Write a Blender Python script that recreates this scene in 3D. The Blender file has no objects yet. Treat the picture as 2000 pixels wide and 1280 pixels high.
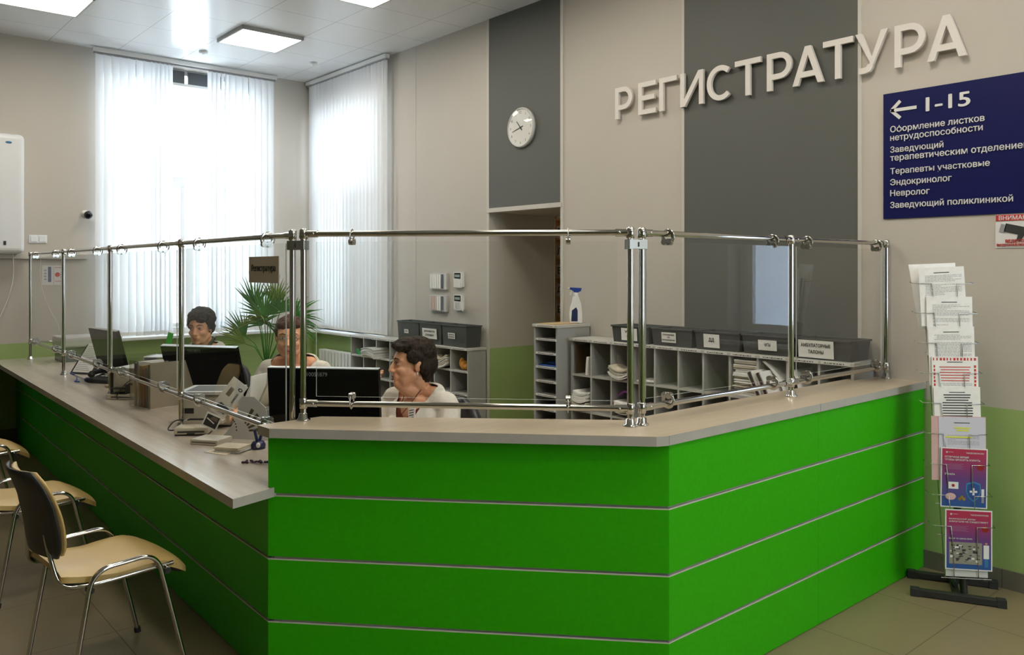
import bpy, math, random, mathutils, mathutils.geometry
from math import sin, cos, pi, radians, sqrt
from mathutils import Vector, Matrix

# ------------------------------------------------------------------ camera
scene = bpy.context.scene
C = scene.collection
XR, YB, ZC = 4.836, 9.43, 4.03          # right wall, back wall, ceiling
cam_d = bpy.data.cameras.new('camera'); cam = bpy.data.objects.new('camera', cam_d)
C.objects.link(cam); scene.camera = cam
cam.location = (0, 0, 1.70); cam.rotation_euler = (radians(90), 0, radians(-40.814))
cam_d.sensor_width = 36; cam_d.lens = 36 * 1599.5 / 2000; cam_d.shift_y = -114.7 / 2000
cam_d.clip_start = 0.05; cam_d.clip_end = 200
# ------------------------------------------------------------------ exposure, sky
vs = scene.view_settings
vs.view_transform = 'Standard'; vs.look = 'None'; vs.gamma = 1; vs.use_curve_mapping = False
vs.exposure = 1.13
cy = scene.cycles
cy.use_denoising = True; cy.max_bounces = 9; cy.diffuse_bounces = 4; cy.glossy_bounces = 4
cy.transparent_max_bounces = 16; cy.transmission_bounces = 4
cy.caustics_reflective = False; cy.caustics_refractive = False; cy.sample_clamp_indirect = 6
world = bpy.data.worlds.new('sky'); scene.world = world; world.use_nodes = True
bg = world.node_tree.nodes['Background']
bg.inputs[0].default_value = (0.80, 0.90, 1.0, 1); bg.inputs[1].default_value = 5.0
Y0_ = -4.2
PANEL = 9.0                               # radiance of the ceiling panels
def portal(name, loc, rot, sx, sy):
    l = bpy.data.lights.new(name, 'AREA'); l.shape = 'RECTANGLE'; l.size = sx; l.size_y = sy
    l.cycles.is_portal = True
    o = bpy.data.objects.new(name, l); o.location = loc; o.rotation_euler = rot; C.objects.link(o)
portal('window_portal_back', (3.27, YB + .40, 2.4), (radians(-90), 0, 0), 1.9, 3.0)
portal('window_portal_right', (XR + .40, 8.47, 2.3), (0, radians(90), 0), 2.9, 1.7)
portal('window_portal_fill', (3.55, Y0_ - .40, 2.2), (radians(90), 0, 0), 2.2, 2.6)  # portal of the window added behind the viewer

# ------------------------------------------------------------------ materials
MATS = {}
def mat(name, col, rough=.5, metal=0, noise=0, nscale=8, spec=None, emit=0, bump=0, bscale=200, stretch=None, coat=0):
    if name in MATS: return MATS[name]
    m = bpy.data.materials.new(name); m.use_nodes = True
    nt = m.node_tree; b = nt.nodes['Principled BSDF']
    b.inputs['Base Color'].default_value = (*col, 1); b.inputs['Roughness'].default_value = rough
    b.inputs['Metallic'].default_value = metal
    if spec is not None: b.inputs['Specular IOR Level'].default_value = spec
    if coat: b.inputs['Coat Weight'].default_value = coat
    if emit:
        b.inputs['Emission Color'].default_value = (*col, 1); b.inputs['Emission Strength'].default_value = emit
    if noise or bump:
        tc = nt.nodes.new('ShaderNodeTexCoord'); mp = nt.nodes.new('ShaderNodeMapping')
        nt.links.new(tc.outputs['Object'], mp.inputs[0])
        if stretch: mp.inputs['Scale'].default_value = stretch
    if noise:
        n = nt.nodes.new('ShaderNodeTexNoise'); n.inputs['Scale'].default_value = nscale; n.inputs['Detail'].default_value = 4
        nt.links.new(mp.outputs[0], n.inputs[0])
        r = nt.nodes.new('ShaderNodeMapRange'); r.inputs[1].default_value = .3; r.inputs[2].default_value = .7
        r.inputs[3].default_value = 1 - noise; r.inputs[4].default_value = 1 + noise
        nt.links.new(n.outputs[0], r.inputs[0])
        v = nt.nodes.new('ShaderNodeVectorMath'); v.operation = 'SCALE'; v.inputs[0].default_value = col
        nt.links.new(r.outputs[0], v.inputs['Scale']); nt.links.new(v.outputs[0], b.inputs['Base Color'])
    if bump:
        n2 = nt.nodes.new('ShaderNodeTexNoise'); n2.inputs['Scale'].default_value = bscale; n2.inputs['Detail'].default_value = 3
        nt.links.new(mp.outputs[0], n2.inputs[0])
        bp = nt.nodes.new('ShaderNodeBump'); bp.inputs[0].default_value = bump; bp.inputs[1].default_value = .002
        nt.links.new(n2.outputs[0], bp.inputs['Height']); nt.links.new(bp.outputs[0], b.inputs['Normal'])
    MATS[name] = m; return m

def nodes_of(m): return m.node_tree, m.node_tree.nodes, m.node_tree.links
def math_node(nt, op, a, b=None):
    n = nt.nodes.new('ShaderNodeMath'); n.operation = op
    for i, v in enumerate((a, b)):
        if v is None: continue
        if isinstance(v, (int, float)): n.inputs[i].default_value = v
        else: nt.links.new(v, n.inputs[i])
    return n.outputs[0]

def wall_material(name, upper, lower, zsplit=.955):
    m = mat(name, upper, .62, bump=.25, bscale=160)
    nt, N, L = nodes_of(m); b = N['Principled BSDF']
    g = N.new('ShaderNodeNewGeometry'); s = N.new('ShaderNodeSeparateXYZ'); L.new(g.outputs['Position'], s.inputs[0])
    f = math_node(nt, 'GREATER_THAN', s.outputs[2], zsplit)
    mx = N.new('ShaderNodeMix'); mx.data_type = 'RGBA'; L.new(f, mx.inputs['Factor'])
    mx.inputs['A'].default_value = (*lower, 1); mx.inputs['B'].default_value = (*upper, 1)
    n = N.new('ShaderNodeTexNoise'); n.inputs['Scale'].default_value = 1.2; L.new(g.outputs['Position'], n.inputs[0])
    r = N.new('ShaderNodeMapRange'); r.inputs[3].default_value = .96; r.inputs[4].default_value = 1.04; L.new(n.outputs[0], r.inputs[0])
    v = N.new('ShaderNodeVectorMath'); v.operation = 'SCALE'; L.new(mx.outputs['Result'], v.inputs[0]); L.new(r.outputs[0], v.inputs['Scale'])
    L.new(v.outputs[0], b.inputs['Base Color']); return m

def grid_material(name, base, line, x0, dx, y0, dy, wl, rough, noise=.0, **k):
    m = mat(name, base, rough, **k); nt, N, L = nodes_of(m); b = N['Principled BSDF']
    g = N.new('ShaderNodeNewGeometry'); s = N.new('ShaderNodeSeparateXYZ'); L.new(g.outputs['Position'], s.inputs[0])
    def near(o, c0, d):
        t = math_node(nt, 'DIVIDE', math_node(nt, 'SUBTRACT', o, c0), d)
        fr = math_node(nt, 'FRACT', math_node(nt, 'ADD', t, 100.5))
        return math_node(nt, 'LESS_THAN', math_node(nt, 'ABSOLUTE', math_node(nt, 'SUBTRACT', fr, .5)), wl / d)
    f = math_node(nt, 'MAXIMUM', near(s.outputs[0], x0, dx), near(s.outputs[1], y0, dy))
    mx = N.new('ShaderNodeMix'); mx.data_type = 'RGBA'; L.new(f, mx.inputs['Factor'])
    mx.inputs['A'].default_value = (*base, 1); mx.inputs['B'].default_value = (*line, 1)
    if noise:
        n = N.new('ShaderNodeTexNoise'); n.inputs['Scale'].default_value = 2.5; n.inputs['Detail'].default_value = 5; L.new(g.outputs['Position'], n.inputs[0])
        r = N.new('ShaderNodeMapRange'); r.inputs[3].default_value = 1 - noise; r.inputs[4].default_value = 1 + noise; L.new(n.outputs[0], r.inputs[0])
        v = N.new('ShaderNodeVectorMath'); v.operation = 'SCALE'; L.new(mx.outputs['Result'], v.inputs[0]); L.new(r.outputs[0], v.inputs['Scale'])
        L.new(v.outputs[0], b.inputs['Base Color'])
    else: L.new(mx.outputs['Result'], b.inputs['Base Color'])
    return m

def glass_material(name, tint, ior=1.45):
    m = bpy.data.materials.new(name); m.use_nodes = True; nt, N, L = nodes_of(m)
    N.remove(N['Principled BSDF']); out = N['Material Output']
    t = N.new('ShaderNodeBsdfTransparent'); t.inputs[0].default_value = (*tint, 1)
    g = N.new('ShaderNodeBsdfGlossy'); g.inputs['Roughness'].default_value = .0
    f = N.new('ShaderNodeFresnel'); f.inputs[0].default_value = ior
    ge = N.new('ShaderNodeNewGeometry'); fac = math_node(nt, 'MULTIPLY', math_node(nt, 'MULTIPLY', f.outputs[0], math_node(nt, 'SUBTRACT', 1.0, ge.outputs['Backfacing'])), 1.2)
    x = N.new('ShaderNodeMixShader'); L.new(fac, x.inputs[0]); L.new(t.outputs[0], x.inputs[1]); L.new(g.outputs[0], x.inputs[2])
    L.new(x.outputs[0], out.inputs[0]); MATS[name] = m; return m

def translucent_material(name, col, fac=.5):
    m = bpy.data.materials.new(name); m.use_nodes = True; nt, N, L = nodes_of(m)
    N.remove(N['Principled BSDF']); out = N['Material Output']
    d = N.new('ShaderNodeBsdfDiffuse'); d.inputs[0].default_value = (*col, 1)
    t = N.new('ShaderNodeBsdfTranslucent'); t.inputs[0].default_value = (*col, 1)
    tc = N.new('ShaderNodeTexCoord'); n = N.new('ShaderNodeTexNoise'); n.inputs['Scale'].default_value = 90
    L.new(tc.outputs['Object'], n.inputs[0]); bp = N.new('ShaderNodeBump'); bp.inputs[0].default_value = .15; bp.inputs[1].default_value = .002
    L.new(n.outputs[0], bp.inputs['Height']); L.new(bp.outputs[0], d.inputs['Normal'])
    x = N.new('ShaderNodeMixShader'); x.inputs[0].default_value = fac; L.new(d.outputs[0], x.inputs[1]); L.new(t.outputs[0], x.inputs[2])
    L.new(x.outputs[0], out.inputs[0]); MATS[name] = m; return m

def wood_material(name, base, dark, rough, scale=(1.2, 14, 14)):
    m = mat(name, base, rough); nt, N, L = nodes_of(m); b = N['Principled BSDF']
    tc = N.new('ShaderNodeTexCoord'); mp = N.new('ShaderNodeMapping'); mp.inputs['Scale'].default_value = scale; L.new(tc.outputs['Object'], mp.inputs[0])
    n = N.new('ShaderNodeTexNoise'); n.inputs['Scale'].default_value = 2.2; n.inputs['Detail'].default_value = 6; n.inputs['Distortion'].default_value = .8
    L.new(mp.outputs[0], n.inputs[0]); r = N.new('ShaderNodeMapRange'); r.inputs[1].default_value = .35; r.inputs[2].default_value = .65; L.new(n.outputs[0], r.inputs[0])
    mx = N.new('ShaderNodeMix'); mx.data_type = 'RGBA'; L.new(r.outputs[0], mx.inputs['Factor'])
    mx.inputs['A'].default_value = (*dark, 1); mx.inputs['B'].default_value = (*base, 1); L.new(mx.outputs['Result'], b.inputs['Base Color']); return m

M_wall = wall_material('greige_wall', (.525, .485, .432), (.33, .45, .165))
M_dark = mat('charcoal_panel', (.105, .108, .098), .6, bump=.2, bscale=180)
M_trim = mat('wall_trim', (.58, .55, .50), .45)
M_ceil = grid_material('ceiling_panels', (.84, .85, .86), (.30, .31, .32), 1.883, .6375, 8.24, .65, .0022, .22)
M_floor = grid_material('floor_tiles', (.24, .19, .11), (.12, .09, .06), 4.256, .6305, 1.595, .6305, .0028, .38, noise=.10)
M_base = grid_material('baseboard_tile', (.16, .145, .12), (.07, .06, .05), 4.256, .6305, 1.595, .6305, .002, .4)
M_green = mat('green_laminate', (.030, .40, .0008), .42, noise=.05, nscale=45, spec=.22)
M_alu = mat('aluminium_groove', (.46, .44, .42), .4, .5)
M_top = wood_material('counter_oak', (.50, .42, .31), (.45, .375, .275), .3)
M_edge = mat('counter_edge', (.42, .40, .36), .4, noise=.05, nscale=12)
M_desk = wood_material('desk_oak', (.52, .46, .385), (.465, .41, .34), .24, (14, 1.2, 14))
M_chrome = mat('chrome', (.55, .54, .51), .07, 1)
M_chromed = mat('dull_chrome', (.5, .5, .48), .25, 1)
M_glass = glass_material('clear_glass', (.975, .985, .98))
M_gedge = mat('glass_edge', (.62, .68, .64), .2)
M_wglass = glass_material('window_glass', (.96, .98, .98))
M_upvc = mat('white_plastic', (.74, .75, .76), .35)
M_white = mat('matt_white', (.78, .77, .74), .5)
M_letter = mat('letter_white', (.74, .70, .66), .5)
M_slat = translucent_material('blind_fabric', (.80, .81, .83), .22)
M_panel = mat('light_diffuser', (1, .925, .79), .5, emit=PANEL)
M_lamph = mat('lamp_frame', (.45, .45, .44), .5)
M_black = mat('black_gloss', (.006, .006, .006), .32, spec=.04)
M_blackm = mat('black_matt', (.022, .022, .022), .5)
M_rubber = mat('rubber_black', (.02, .02, .02), .7)
M_vinyl = mat('beige_vinyl', (.56, .39, .145), .33, bump=.3, bscale=240)
M_paper = mat('paper', (.84, .83, .80), .7, noise=.04, nscale=30)
M_paper2 = mat('aged_paper', (.60, .54, .42), .7, noise=.06, nscale=30)
M_ink = mat('ink_black', (.03, .03, .03), .6)
M_inkg = mat('ink_grey', (.30, .30, .31), .6)
M_cab = mat('grey_laminate', (.36, .36, .345), .45, noise=.02)
M_cabf = mat('light_laminate_edge', (.50, .49, .46), .45)
M_strip = mat('label_strip', (.72, .71, .68), .5)
M_basket = mat('charcoal_basket', (.06, .063, .062), .5, bump=.6, bscale=120)
M_navy = mat('navy_sign', (.004, .006, .08), .45, spec=.25)
M_signw = mat('sign_white', (.72, .72, .72), .5)
M_red = mat('warning_red', (.55, .04, .03), .5)
M_tan = mat('taupe_plate', (.62, .56, .46), .5)
M_wood = mat('orange_wood', (.52, .26, .09), .5, noise=.12, nscale=3, stretch=(1, 14, 14))
M_skin = mat('skin', (.76, .39, .23), .48, noise=.10, nscale=22)
M_lip = mat('lips', (.42, .13, .09), .45)
M_cloth = mat('cream_cloth', (.68, .63, .55), .85, noise=.04, nscale=60, bump=.5, bscale=90)
M_leaf = mat('palm_leaf', (.06, .24, .035), .42, noise=.35, nscale=6)
M_leafy = mat('palm_leaf_light', (.20, .30, .05), .42, noise=.25, nscale=6)
M_bark = mat('palm_bark', (.12, .07, .03), .85, noise=.3, nscale=40, bump=1, bscale=80)
M_beige = mat('beige_plastic', (.56, .52, .42), .42)
M_lgrey = mat('light_grey_plastic', (.55, .55, .53), .4)

# ------------------------------------------------------------------ mesh builder
I4 = Matrix.Identity(4)
def T(x, y, z): return Matrix.Translation((x, y, z))
def RZ(a): return Matrix.Rotation(a, 4, 'Z')
def RX(a): return Matrix.Rotation(a, 4, 'X')
def RY(a): return Matrix.Rotation(a, 4, 'Y')
def SC(x, y, z): return Matrix.Diagonal((x, y, z, 1))
def frame(origin, ex, ey):
    ex = Vector(ex).normalized(); ey = Vector(ey); ez = ex.cross(ey).normalized(); ey = ez.cross(ex)
    m = Matrix((ex, ey, ez)).transposed().to_4x4(); m.translation = Vector(origin); return m
_tc = {}
def text_geo(s, off=0.0):
    """outline of a line of text, each closed contour filled on its own (overlapping strokes stay solid)"""
    key = (s, off)
    if key in _tc: return _tc[key]
    cu = bpy.data.curves.new('lettering', 'FONT'); cu.body = s; cu.size = 1; cu.resolution_u = 4
    o = bpy.data.objects.new('lettering', cu); C.objects.link(o)
    dg = bpy.context.evaluated_depsgraph_get(); k = o.evaluated_get(dg).to_curve(dg); loops = []
    for sp in k.splines:
        P = sp.bezier_points; n = len(P); L_ = []
        for i in range(n):
            p, q = P[i], P[(i + 1) % n]; a, b_, c, d = p.co, p.handle_right, q.handle_left, q.co
            st = 1 if (b_ - a).cross(d - a).length < 1e-5 and (c - a).cross(d - a).length < 1e-5 else 4
            for j in range(st): t = j / st; w = a * (1 - t) ** 3 + b_ * 3 * t * (1 - t) ** 2 + c * 3 * t * t * (1 - t) + d * t ** 3; L_.append((w.x, w.y))
        loops.append(L_)
    o.to_curve_clear() if hasattr(o, 'to_curve_clear') else None
    bpy.data.objects.remove(o); bpy.data.curves.remove(cu)
    area = lambda L_: sum(L_[i][0] * L_[(i + 1) % len(L_)][1] - L_[(i + 1) % len(L_)][0] * L_[i][1] for i in range(len(L_))) / 2
    def inside(p, L_):
        r = False
        for i in range(len(L_)):
            (x1, y1), (x2, y2) = L_[i], L_[(i + 1) % len(L_)]
            if (y1 > p[1]) != (y2 > p[1]) and p[0] < (x2 - x1) * (p[1] - y1) / (y2 - y1) + x1: r = not r
        return r
    loops = [L_ for L_ in loops if len(L_) > 2 and abs(area(L_)) > 1e-7]; big = max(loops, key=lambda L_: abs(area(L_))); sg = 1 if area(big) > 0 else -1
    outs = [L_ for L_ in loops if area(L_) * sg > 0]; holes = [L_ for L_ in loops if area(L_) * sg < 0]; v, f = [], []
    for i, L_ in enumerate(outs):
        hs = [h for h in holes if inside(h[0], L_)]; polys = [[Vector((x, y, 0)) for x, y in q] for q in [L_] + hs]; flat = [p for q in polys for p in q]
        for t in mathutils.geometry.tessellate_polygon(polys):
            t = list(t); A_, B_, C_ = (flat[q] for q in t)
            if (B_ - A_).cross(C_ - A_).z < 0: t.reverse()
            f.append(tuple(len(v) + q for q in t))
        v += [(p.x, p.y, (i % 2) * 2e-4) for p in flat]
    if off:                                  # heavier strokes: side by side copies of the outline
        n = len(v); sh = [(-off, 0), (off, 0), (0, off * .7), (0, -off * .7)]; v0, f0 = v, f; v, f = [], []
        for i, (a, b) in enumerate(sh): v += [(p[0] + a, p[1] + b, p[2] + i * 4e-4) for p in v0]; f += [tuple(i * n + q for q in t) for t in f0]
    _tc[key] = (v, f); return v, f

class MB:
    def __init__(s): s.v = []; s.f = []; s.m = []; s.sm = []; s.mats = []
    def mi(s, m):
        if m not in s.mats: s.mats.append(m)
        return s.mats.index(m)
    def add(s, vs, fs, m, smooth=False, X=I4):
        k = len(s.v); i = s.mi(m)
        s.v += [tuple(X @ Vector(p)) for p in vs]
        flip = X.determinant() < 0
        for f in fs:
            f = [k + a for a in f]
            if flip: f.reverse()
            s.f.append(f); s.m.append(i); s.sm.append(smooth)
        return s
    def box(s, a, b, m, X=I4):
        x0, y0, z0 = [min(a[i], b[i]) for i in range(3)]; x1, y1, z1 = [max(a[i], b[i]) for i in range(3)]
        vs = [(x0, y0, z0), (x1, y0, z0), (x1, y1, z0), (x0, y1, z0), (x0, y0, z1), (x1, y0, z1), (x1, y1, z1), (x0, y1, z1)]
        return s.add(vs, [(0, 3, 2, 1), (4, 5, 6, 7), (0, 1, 5, 4), (1, 2, 6, 5), (2, 3, 7, 6), (3, 0, 4, 7)], m, False, X)
    def cbox(s, c, d, m, X=I4):
        return s.box([c[i] - d[i] / 2 for i in range(3)], [c[i] + d[i] / 2 for i in range(3)], m, X)
    def prism(s, poly, z0, z1, m, X=I4, m2=None):
        n = len(poly)
        if sum(poly[i][0] * poly[(i + 1) % n][1] - poly[(i + 1) % n][0] * poly[i][1] for i in range(n)) < 0: poly = poly[::-1]
        vs = [(p[0], p[1], z0) for p in poly] + [(p[0], p[1], z1) for p in poly]
        s.add(vs, [tuple(range(n - 1, -1, -1)), tuple(range(n, 2 * n))], m, False, X)
        return s.add(vs, [(i, (i + 1) % n, n + (i + 1) % n, n + i) for i in range(n)], m2 or m, False, X)
    def tube(s, path, r, m, seg=10, X=I4, closed=False, flat=1.0, up=None):
        P = [Vector(p) for p in path]; n = len(P); R = r if isinstance(r, (list, tuple)) else [r] * n
        vs = []; fs = []; prev = None
        for i in range(n):
            if closed: t = (P[(i + 1) % n] - P[i - 1])
            else: t = P[min(i + 1, n - 1)] - P[max(i - 1, 0)]
            t = t.normalized() if t.length > 1e-9 else Vector((0, 0, 1))
            if prev is None:
                a = Vector(up) if up else (Vector((0, 0, 1)) if abs(t.z) < .9 else Vector((1, 0, 0)))
                u = (a - t * a.dot(t)).normalized()
            else:
                u = prev - t * prev.dot(t); u = u.normalized() if u.length > 1e-6 else t.orthogonal().normalized()
            prev = u; w = t.cross(u)
            for k in range(seg):
                q = 2 * pi * k / seg; vs.append(P[i] + u * (cos(q) * R[i]) + w * (sin(q) * R[i] * flat))
        m2 = n if closed else n - 1
        for i in range(m2):
            for k in range(seg):
                a = i * seg + k; b = i * seg + (k + 1) % seg; j = (i + 1) % n
                fs.append((a, b, j * seg + (k + 1) % seg, j * seg + k))
        s.add(vs, fs, m, True, X)
        if not closed: s.add(vs, [tuple(range(seg - 1, -1, -1)), tuple((n - 1) * seg + k for k in range(seg))], m, False, X)
        return s
    def cyl(s, a, b, r, m, seg=16, X=I4): return s.tube([a, b], r, m, seg, X)
    def lathe(s, prof, m, seg=20, X=I4, ends=True):
        vs = []; fs = []
        for r, z in prof:
            for k in range(seg): q = 2 * pi * k / seg; vs.append((r * cos(q), r * sin(q), z))
        for i in range(len(prof) - 1):
            for k in range(seg):
                k2 = (k + 1) % seg; fs.append((i * seg + k, i * seg + k2, (i + 1) * seg + k2, (i + 1) * seg + k))
        s.add(vs, fs, m, True, X)
        n = len(prof) - 1; caps = []
        if prof[0][0] > 1e-5: caps.append(tuple(range(seg - 1, -1, -1)))
        if prof[n][0] > 1e-5: caps.append(tuple(n * seg + k for k in range(seg)))
        if caps and ends: s.add(vs, caps, m, False, X)
        return s
    def ell(s, c, r, m, X=I4, seg=16, rings=10):
        vs = []; fs = []
        for i in range(rings + 1):
            t = pi * i / rings
            for k in range(seg):
                q = 2 * pi * k / seg
                vs.append((c[0] + r[0] * sin(t) * cos(q), c[1] + r[1] * sin(t) * sin(q), c[2] + r[2] * cos(t)))
        for i in range(rings):
            for k in range(seg):
                k2 = (k + 1) % seg; fs.append((i * seg + k, (i + 1) * seg + k, (i + 1) * seg + k2, i * seg + k2))
        return s.add(vs, fs, m, True, X)
    def cap(s, a, b, r0, r1, m, X=I4, seg=14):
        a = Vector(a); b = Vector(b); d = b - a; L = d.length; d = d.normalized(); P = []; R = []
        for t in (-90, -60, -30, 0): P.append(a + d * (sin(radians(t)) * r0)); R.append(max(.0005, cos(radians(t)) * r0))
        for t in (0, 30, 60, 90): P.append(b + d * (sin(radians(t)) * r1)); R.append(max(.0005, cos(radians(t)) * r1))
        return s.tube(P, R, m, seg, X)
    def sheet(s, pts, w, m, X=I4, th=.0006):            # curved sheet: pts = profile (y,z) list, width along x
        n = len(pts); vs = []
        for y, z in pts: vs += [(-w / 2, y, z), (w / 2, y, z)]
        for y, z in pts: vs += [(-w / 2, y, z - th), (w / 2, y, z - th)]
        fs = []
        for i in range(n - 1):
            a = 2 * i; fs += [(a, a + 1, a + 3, a + 2), (2 * n + a, 2 * n + a + 2, 2 * n + a + 3, 2 * n + a + 1)]
            fs += [(a, a + 2, 2 * n + a + 2, 2 * n + a), (a + 1, 2 * n + a + 1, 2 * n + a + 3, a + 3)]
        fs += [(0, 2 * n, 2 * n + 1, 1), (2 * n - 2, 2 * n - 1, 4 * n - 1, 4 * n - 2)]
        return s.add(vs, fs, m, False, X)
    def text(s, st, m, X=I4, w=None, h=None, size=None, x=0, y=0, off=0.0, depth=0.0, align='L'):
        v, f = text_geo(st, off)
        x0 = min(p[0] for p in v); x1 = max(p[0] for p in v); y0 = min(p[1] for p in v); y1 = max(p[1] for p in v)
        if size: sx = sy = size
        elif h is None: sx = sy = w / (x1 - x0)
        elif w is None: sx = sy = h / (y1 - y0)
        else: sx = w / (x1 - x0); sy = h / (y1 - y0)
        wd = (x1 - x0) * sx; ox = x - x0 * sx - (wd / 2 if align == 'C' else 0)
        oy = y - (y0 * sy if (h is not None) else 0)
        vs = [(p[0] * sx + ox, p[1] * sy + oy, depth + p[2]) for p in v]
        s.add(vs, f, m, False, X)
        if depth > 0:
            n = len(v); vb = [(a, b, 0) for a, b, c in vs]; cnt = {}
            for q in f:
                for i in range(len(q)):
                    a, b = q[i], q[(i + 1) % len(q)]; cnt[(a, b)] = 1
            e = [(a, b) for (a, b) in cnt if (b, a) not in cnt]
            s.add(vs + vb, [(a, n + a, n + b, b) for a, b in e], m, False, X)
        return s
    def mesh(s, name):
        me = bpy.data.meshes.new(name); me.from_pydata(s.v, [], s.f)
        for m in s.mats: me.materials.append(m)
        me.polygons.foreach_set('material_index', s.m); me.polygons.foreach_set('use_smooth', s.sm); me.update(); return me
    def build(s, name, parent=None, bevel=0, loc=None, X=None, seg=2):
        o = bpy.data.objects.new(name, s.mesh(name)); C.objects.link(o)
        if parent: o.parent = parent
        if X is not None: o.matrix_local = X
        if loc: o.location = loc
        if bevel:
            b = o.modifiers.new('bevel', 'BEVEL'); b.width = bevel; b.segments = seg; b.limit_method = 'ANGLE'; b.angle_limit = radians(40)
        return o

def tag(o, label=None, cat=None, group=None, kind=None):
    if label: o['label'] = label
    if cat: o['category'] = cat
    if group: o['group'] = group
    if kind: o['kind'] = kind
    return o
def thing(name, label, cat, loc=(0, 0, 0), rz=0, group=None, rx=0, ry=0):
    o = bpy.data.objects.new(name, None); o.empty_display_size = .05; C.objects.link(o)
    o.location = loc; o.rotation_euler = (rx, ry, rz); return tag(o, label, cat, group)
def dup(root, loc, rz, label, group=None):
    def cp(o, par):
        c = o.copy(); C.objects.link(c)
        if par: c.parent = par
        for ch in o.children: cp(ch, c)
        return c
    r = cp(root, None); r.location = loc; r.rotation_euler = (0, 0, rz); r['label'] = label
    if group: r['group'] = group
    return r
def struct(name, mb, bevel=0, label=None):
    o = mb.build(name, bevel=bevel); tag(o, label, None, None, 'structure'); return o
def arc(c, r, a0, a1, n, ex, ey):
    ex = Vector(ex); ey = Vector(ey); c = Vector(c)
    return [c + ex * (cos(radians(a0 + (a1 - a0) * i / n)) * r) + ey * (sin(radians(a0 + (a1 - a0) * i / n)) * r) for i in range(n + 1)]
def fillet(pts, r, n=5):
    P = [Vector(p) for p in pts]; out = [P[0]]
    for i in range(1, len(P) - 1):
        a = (P[i - 1] - P[i]); b = (P[i + 1] - P[i]); rr = min(r, a.length * .49, b.length * .49)
        p0 = P[i] + a.normalized() * rr; p2 = P[i] + b.normalized() * rr
        for k in range(n + 1):
            t = k / n; out.append(p0 * (1 - t) ** 2 + P[i] * 2 * t * (1 - t) + p2 * t * t)
    return out + [P[-1]]
RW = (0, -1, 0); UP = (0, 0, 1)
def on_right(y, z, off=0.0): return frame((XR - off, y, z), RW, UP)       # local x runs toward the camera
def on_back(x, z, off=0.0): return frame((x, YB - off, z), (1, 0, 0), UP)
# ------------------------------------------------------------------ the room
X0, Y0 = -7.0, -4.2
mb = MB(); mb.box((X0, Y0, -.12), (8.4, YB, 0), M_floor); struct('floor', mb)
mb = MB(); mb.box((X0, Y0, ZC), (XR + .3, YB + .3, ZC + .12), M_ceil); struct('ceiling', mb)
def wall_holes(mb, along, a0, a1, z0, z1, t0, t1, holes, m):
    """wall slab along an axis with rectangular holes (h0,h1,hz0,hz1)"""
    def B(p, q, r, s_):
        if q - p < 1e-4 or s_ - r < 1e-4: return
        if along == 'x': mb.box((p, t0, r), (q, t1, s_), m)
        else: mb.box((t0, p, r), (t1, q, s_), m)
    c = a0
    for h0, h1, hz0, hz1 in sorted(holes):
        B(c, h0, z0, z1); B(h0, h1, z0, hz0); B(h0, h1, hz1, z1); c = h1
    B(c, a1, z0, z1)
mb = MB(); wall_holes(mb, 'x', X0, XR + .3, 0, ZC, YB, YB + .35, [(2.36, 4.18, .97, 3.975)], M_wall); struct('wall_back', mb)
mb = MB(); wall_holes(mb, 'y', Y0, 4.966, 0, ZC, XR, XR + .35, [(.86, 1.40, 1.2, 2.35)], M_wall)
mb.box((XR + .35, 4.55, 0), (XR + .85, 4.966, 2.9), M_wall)
mb.box((XR, 4.966, 2.225), (XR + .85, 5.93, ZC), M_wall)
mb.box((XR, 5.93, 0), (XR + .85, 6.6, ZC), M_wall)
wall_holes(mb, 'y', 6.6, YB, 0, ZC, XR, XR + .35, [(7.74, 9.28, .955, 3.66)], M_wall)
struct('wall_right', mb)
mb = MB(); mb.box((X0 - .2, Y0, 0), (X0, YB, ZC), M_wall); struct('wall_left', mb)
mb = MB(); wall_holes(mb, 'x', X0, XR + .3, 0, ZC, Y0 - .3, Y0, [(2.5, 4.6, .95, 3.45)], M_wall); struct('wall_front', mb)
# record room beyond the doorway
M_wall2 = mat('record_room_wall', (.42, .39, .34), .7)
mb = MB(); mb.box((XR + .85, 4.2, 0), (8.4, 4.35, 2.9), M_wall2); mb.box((XR + .85, 8.6, 0), (8.4, 8.75, 2.9), M_wall2)
mb.box((8.25, 4.35, 0), (8.4, 8.6, 2.9), M_wall2); mb.box((XR + .85, 6.6, 0), (XR + 1.0, 8.6, 2.9), M_wall2)
mb.box((XR + .85, 4.2, 2.9), (8.4, 8.75, 3.0), M_wall2); struct('wall_record_room', mb)
# charcoal wall panels and their trims
mb = MB(); mb.box((XR - .006, 4.966, 2.262), (XR, 5.921, ZC), M_dark); struct('trim_1', mb, label='charcoal panel above the doorway')
mb = MB(); mb.box((XR - .006, 2.386, .955), (XR, 3.678, ZC), M_dark); struct('trim_2', mb, label='tall charcoal wall panel')
mb = MB(); mb.box((XR - .018, 4.95, 2.222), (XR + .01, 5.945, 2.262), M_trim); struct('trim_3', mb, .002, 'pale ledge over the doorway')
mb = MB()
for y, w in ((5.935, .03), (4.950, .03), (3.690, .022), (2.374, .022)): mb.box((XR - .010, y - w / 2, 0 if y > 4 else .96), (XR, y + w / 2, ZC), M_trim)
mb.box((XR - .003, 7.137, 1.0), (XR, 7.141, ZC), M_trim)
struct('trim_4', mb, 0, 'vertical joint strips between the wall panels')
mb = MB(); mb.box((XR + .832, 5.924, 0), (XR + .8505, 5.932, 2.2), M_trim); struct('trim_5', mb)
mb = MB(); mb.box((X0, YB - .03, 1.80), (2.24, YB, 1.86), M_trim); struct('trim_6', mb, .004, 'horizontal ledge strip under the wall box')
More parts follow.
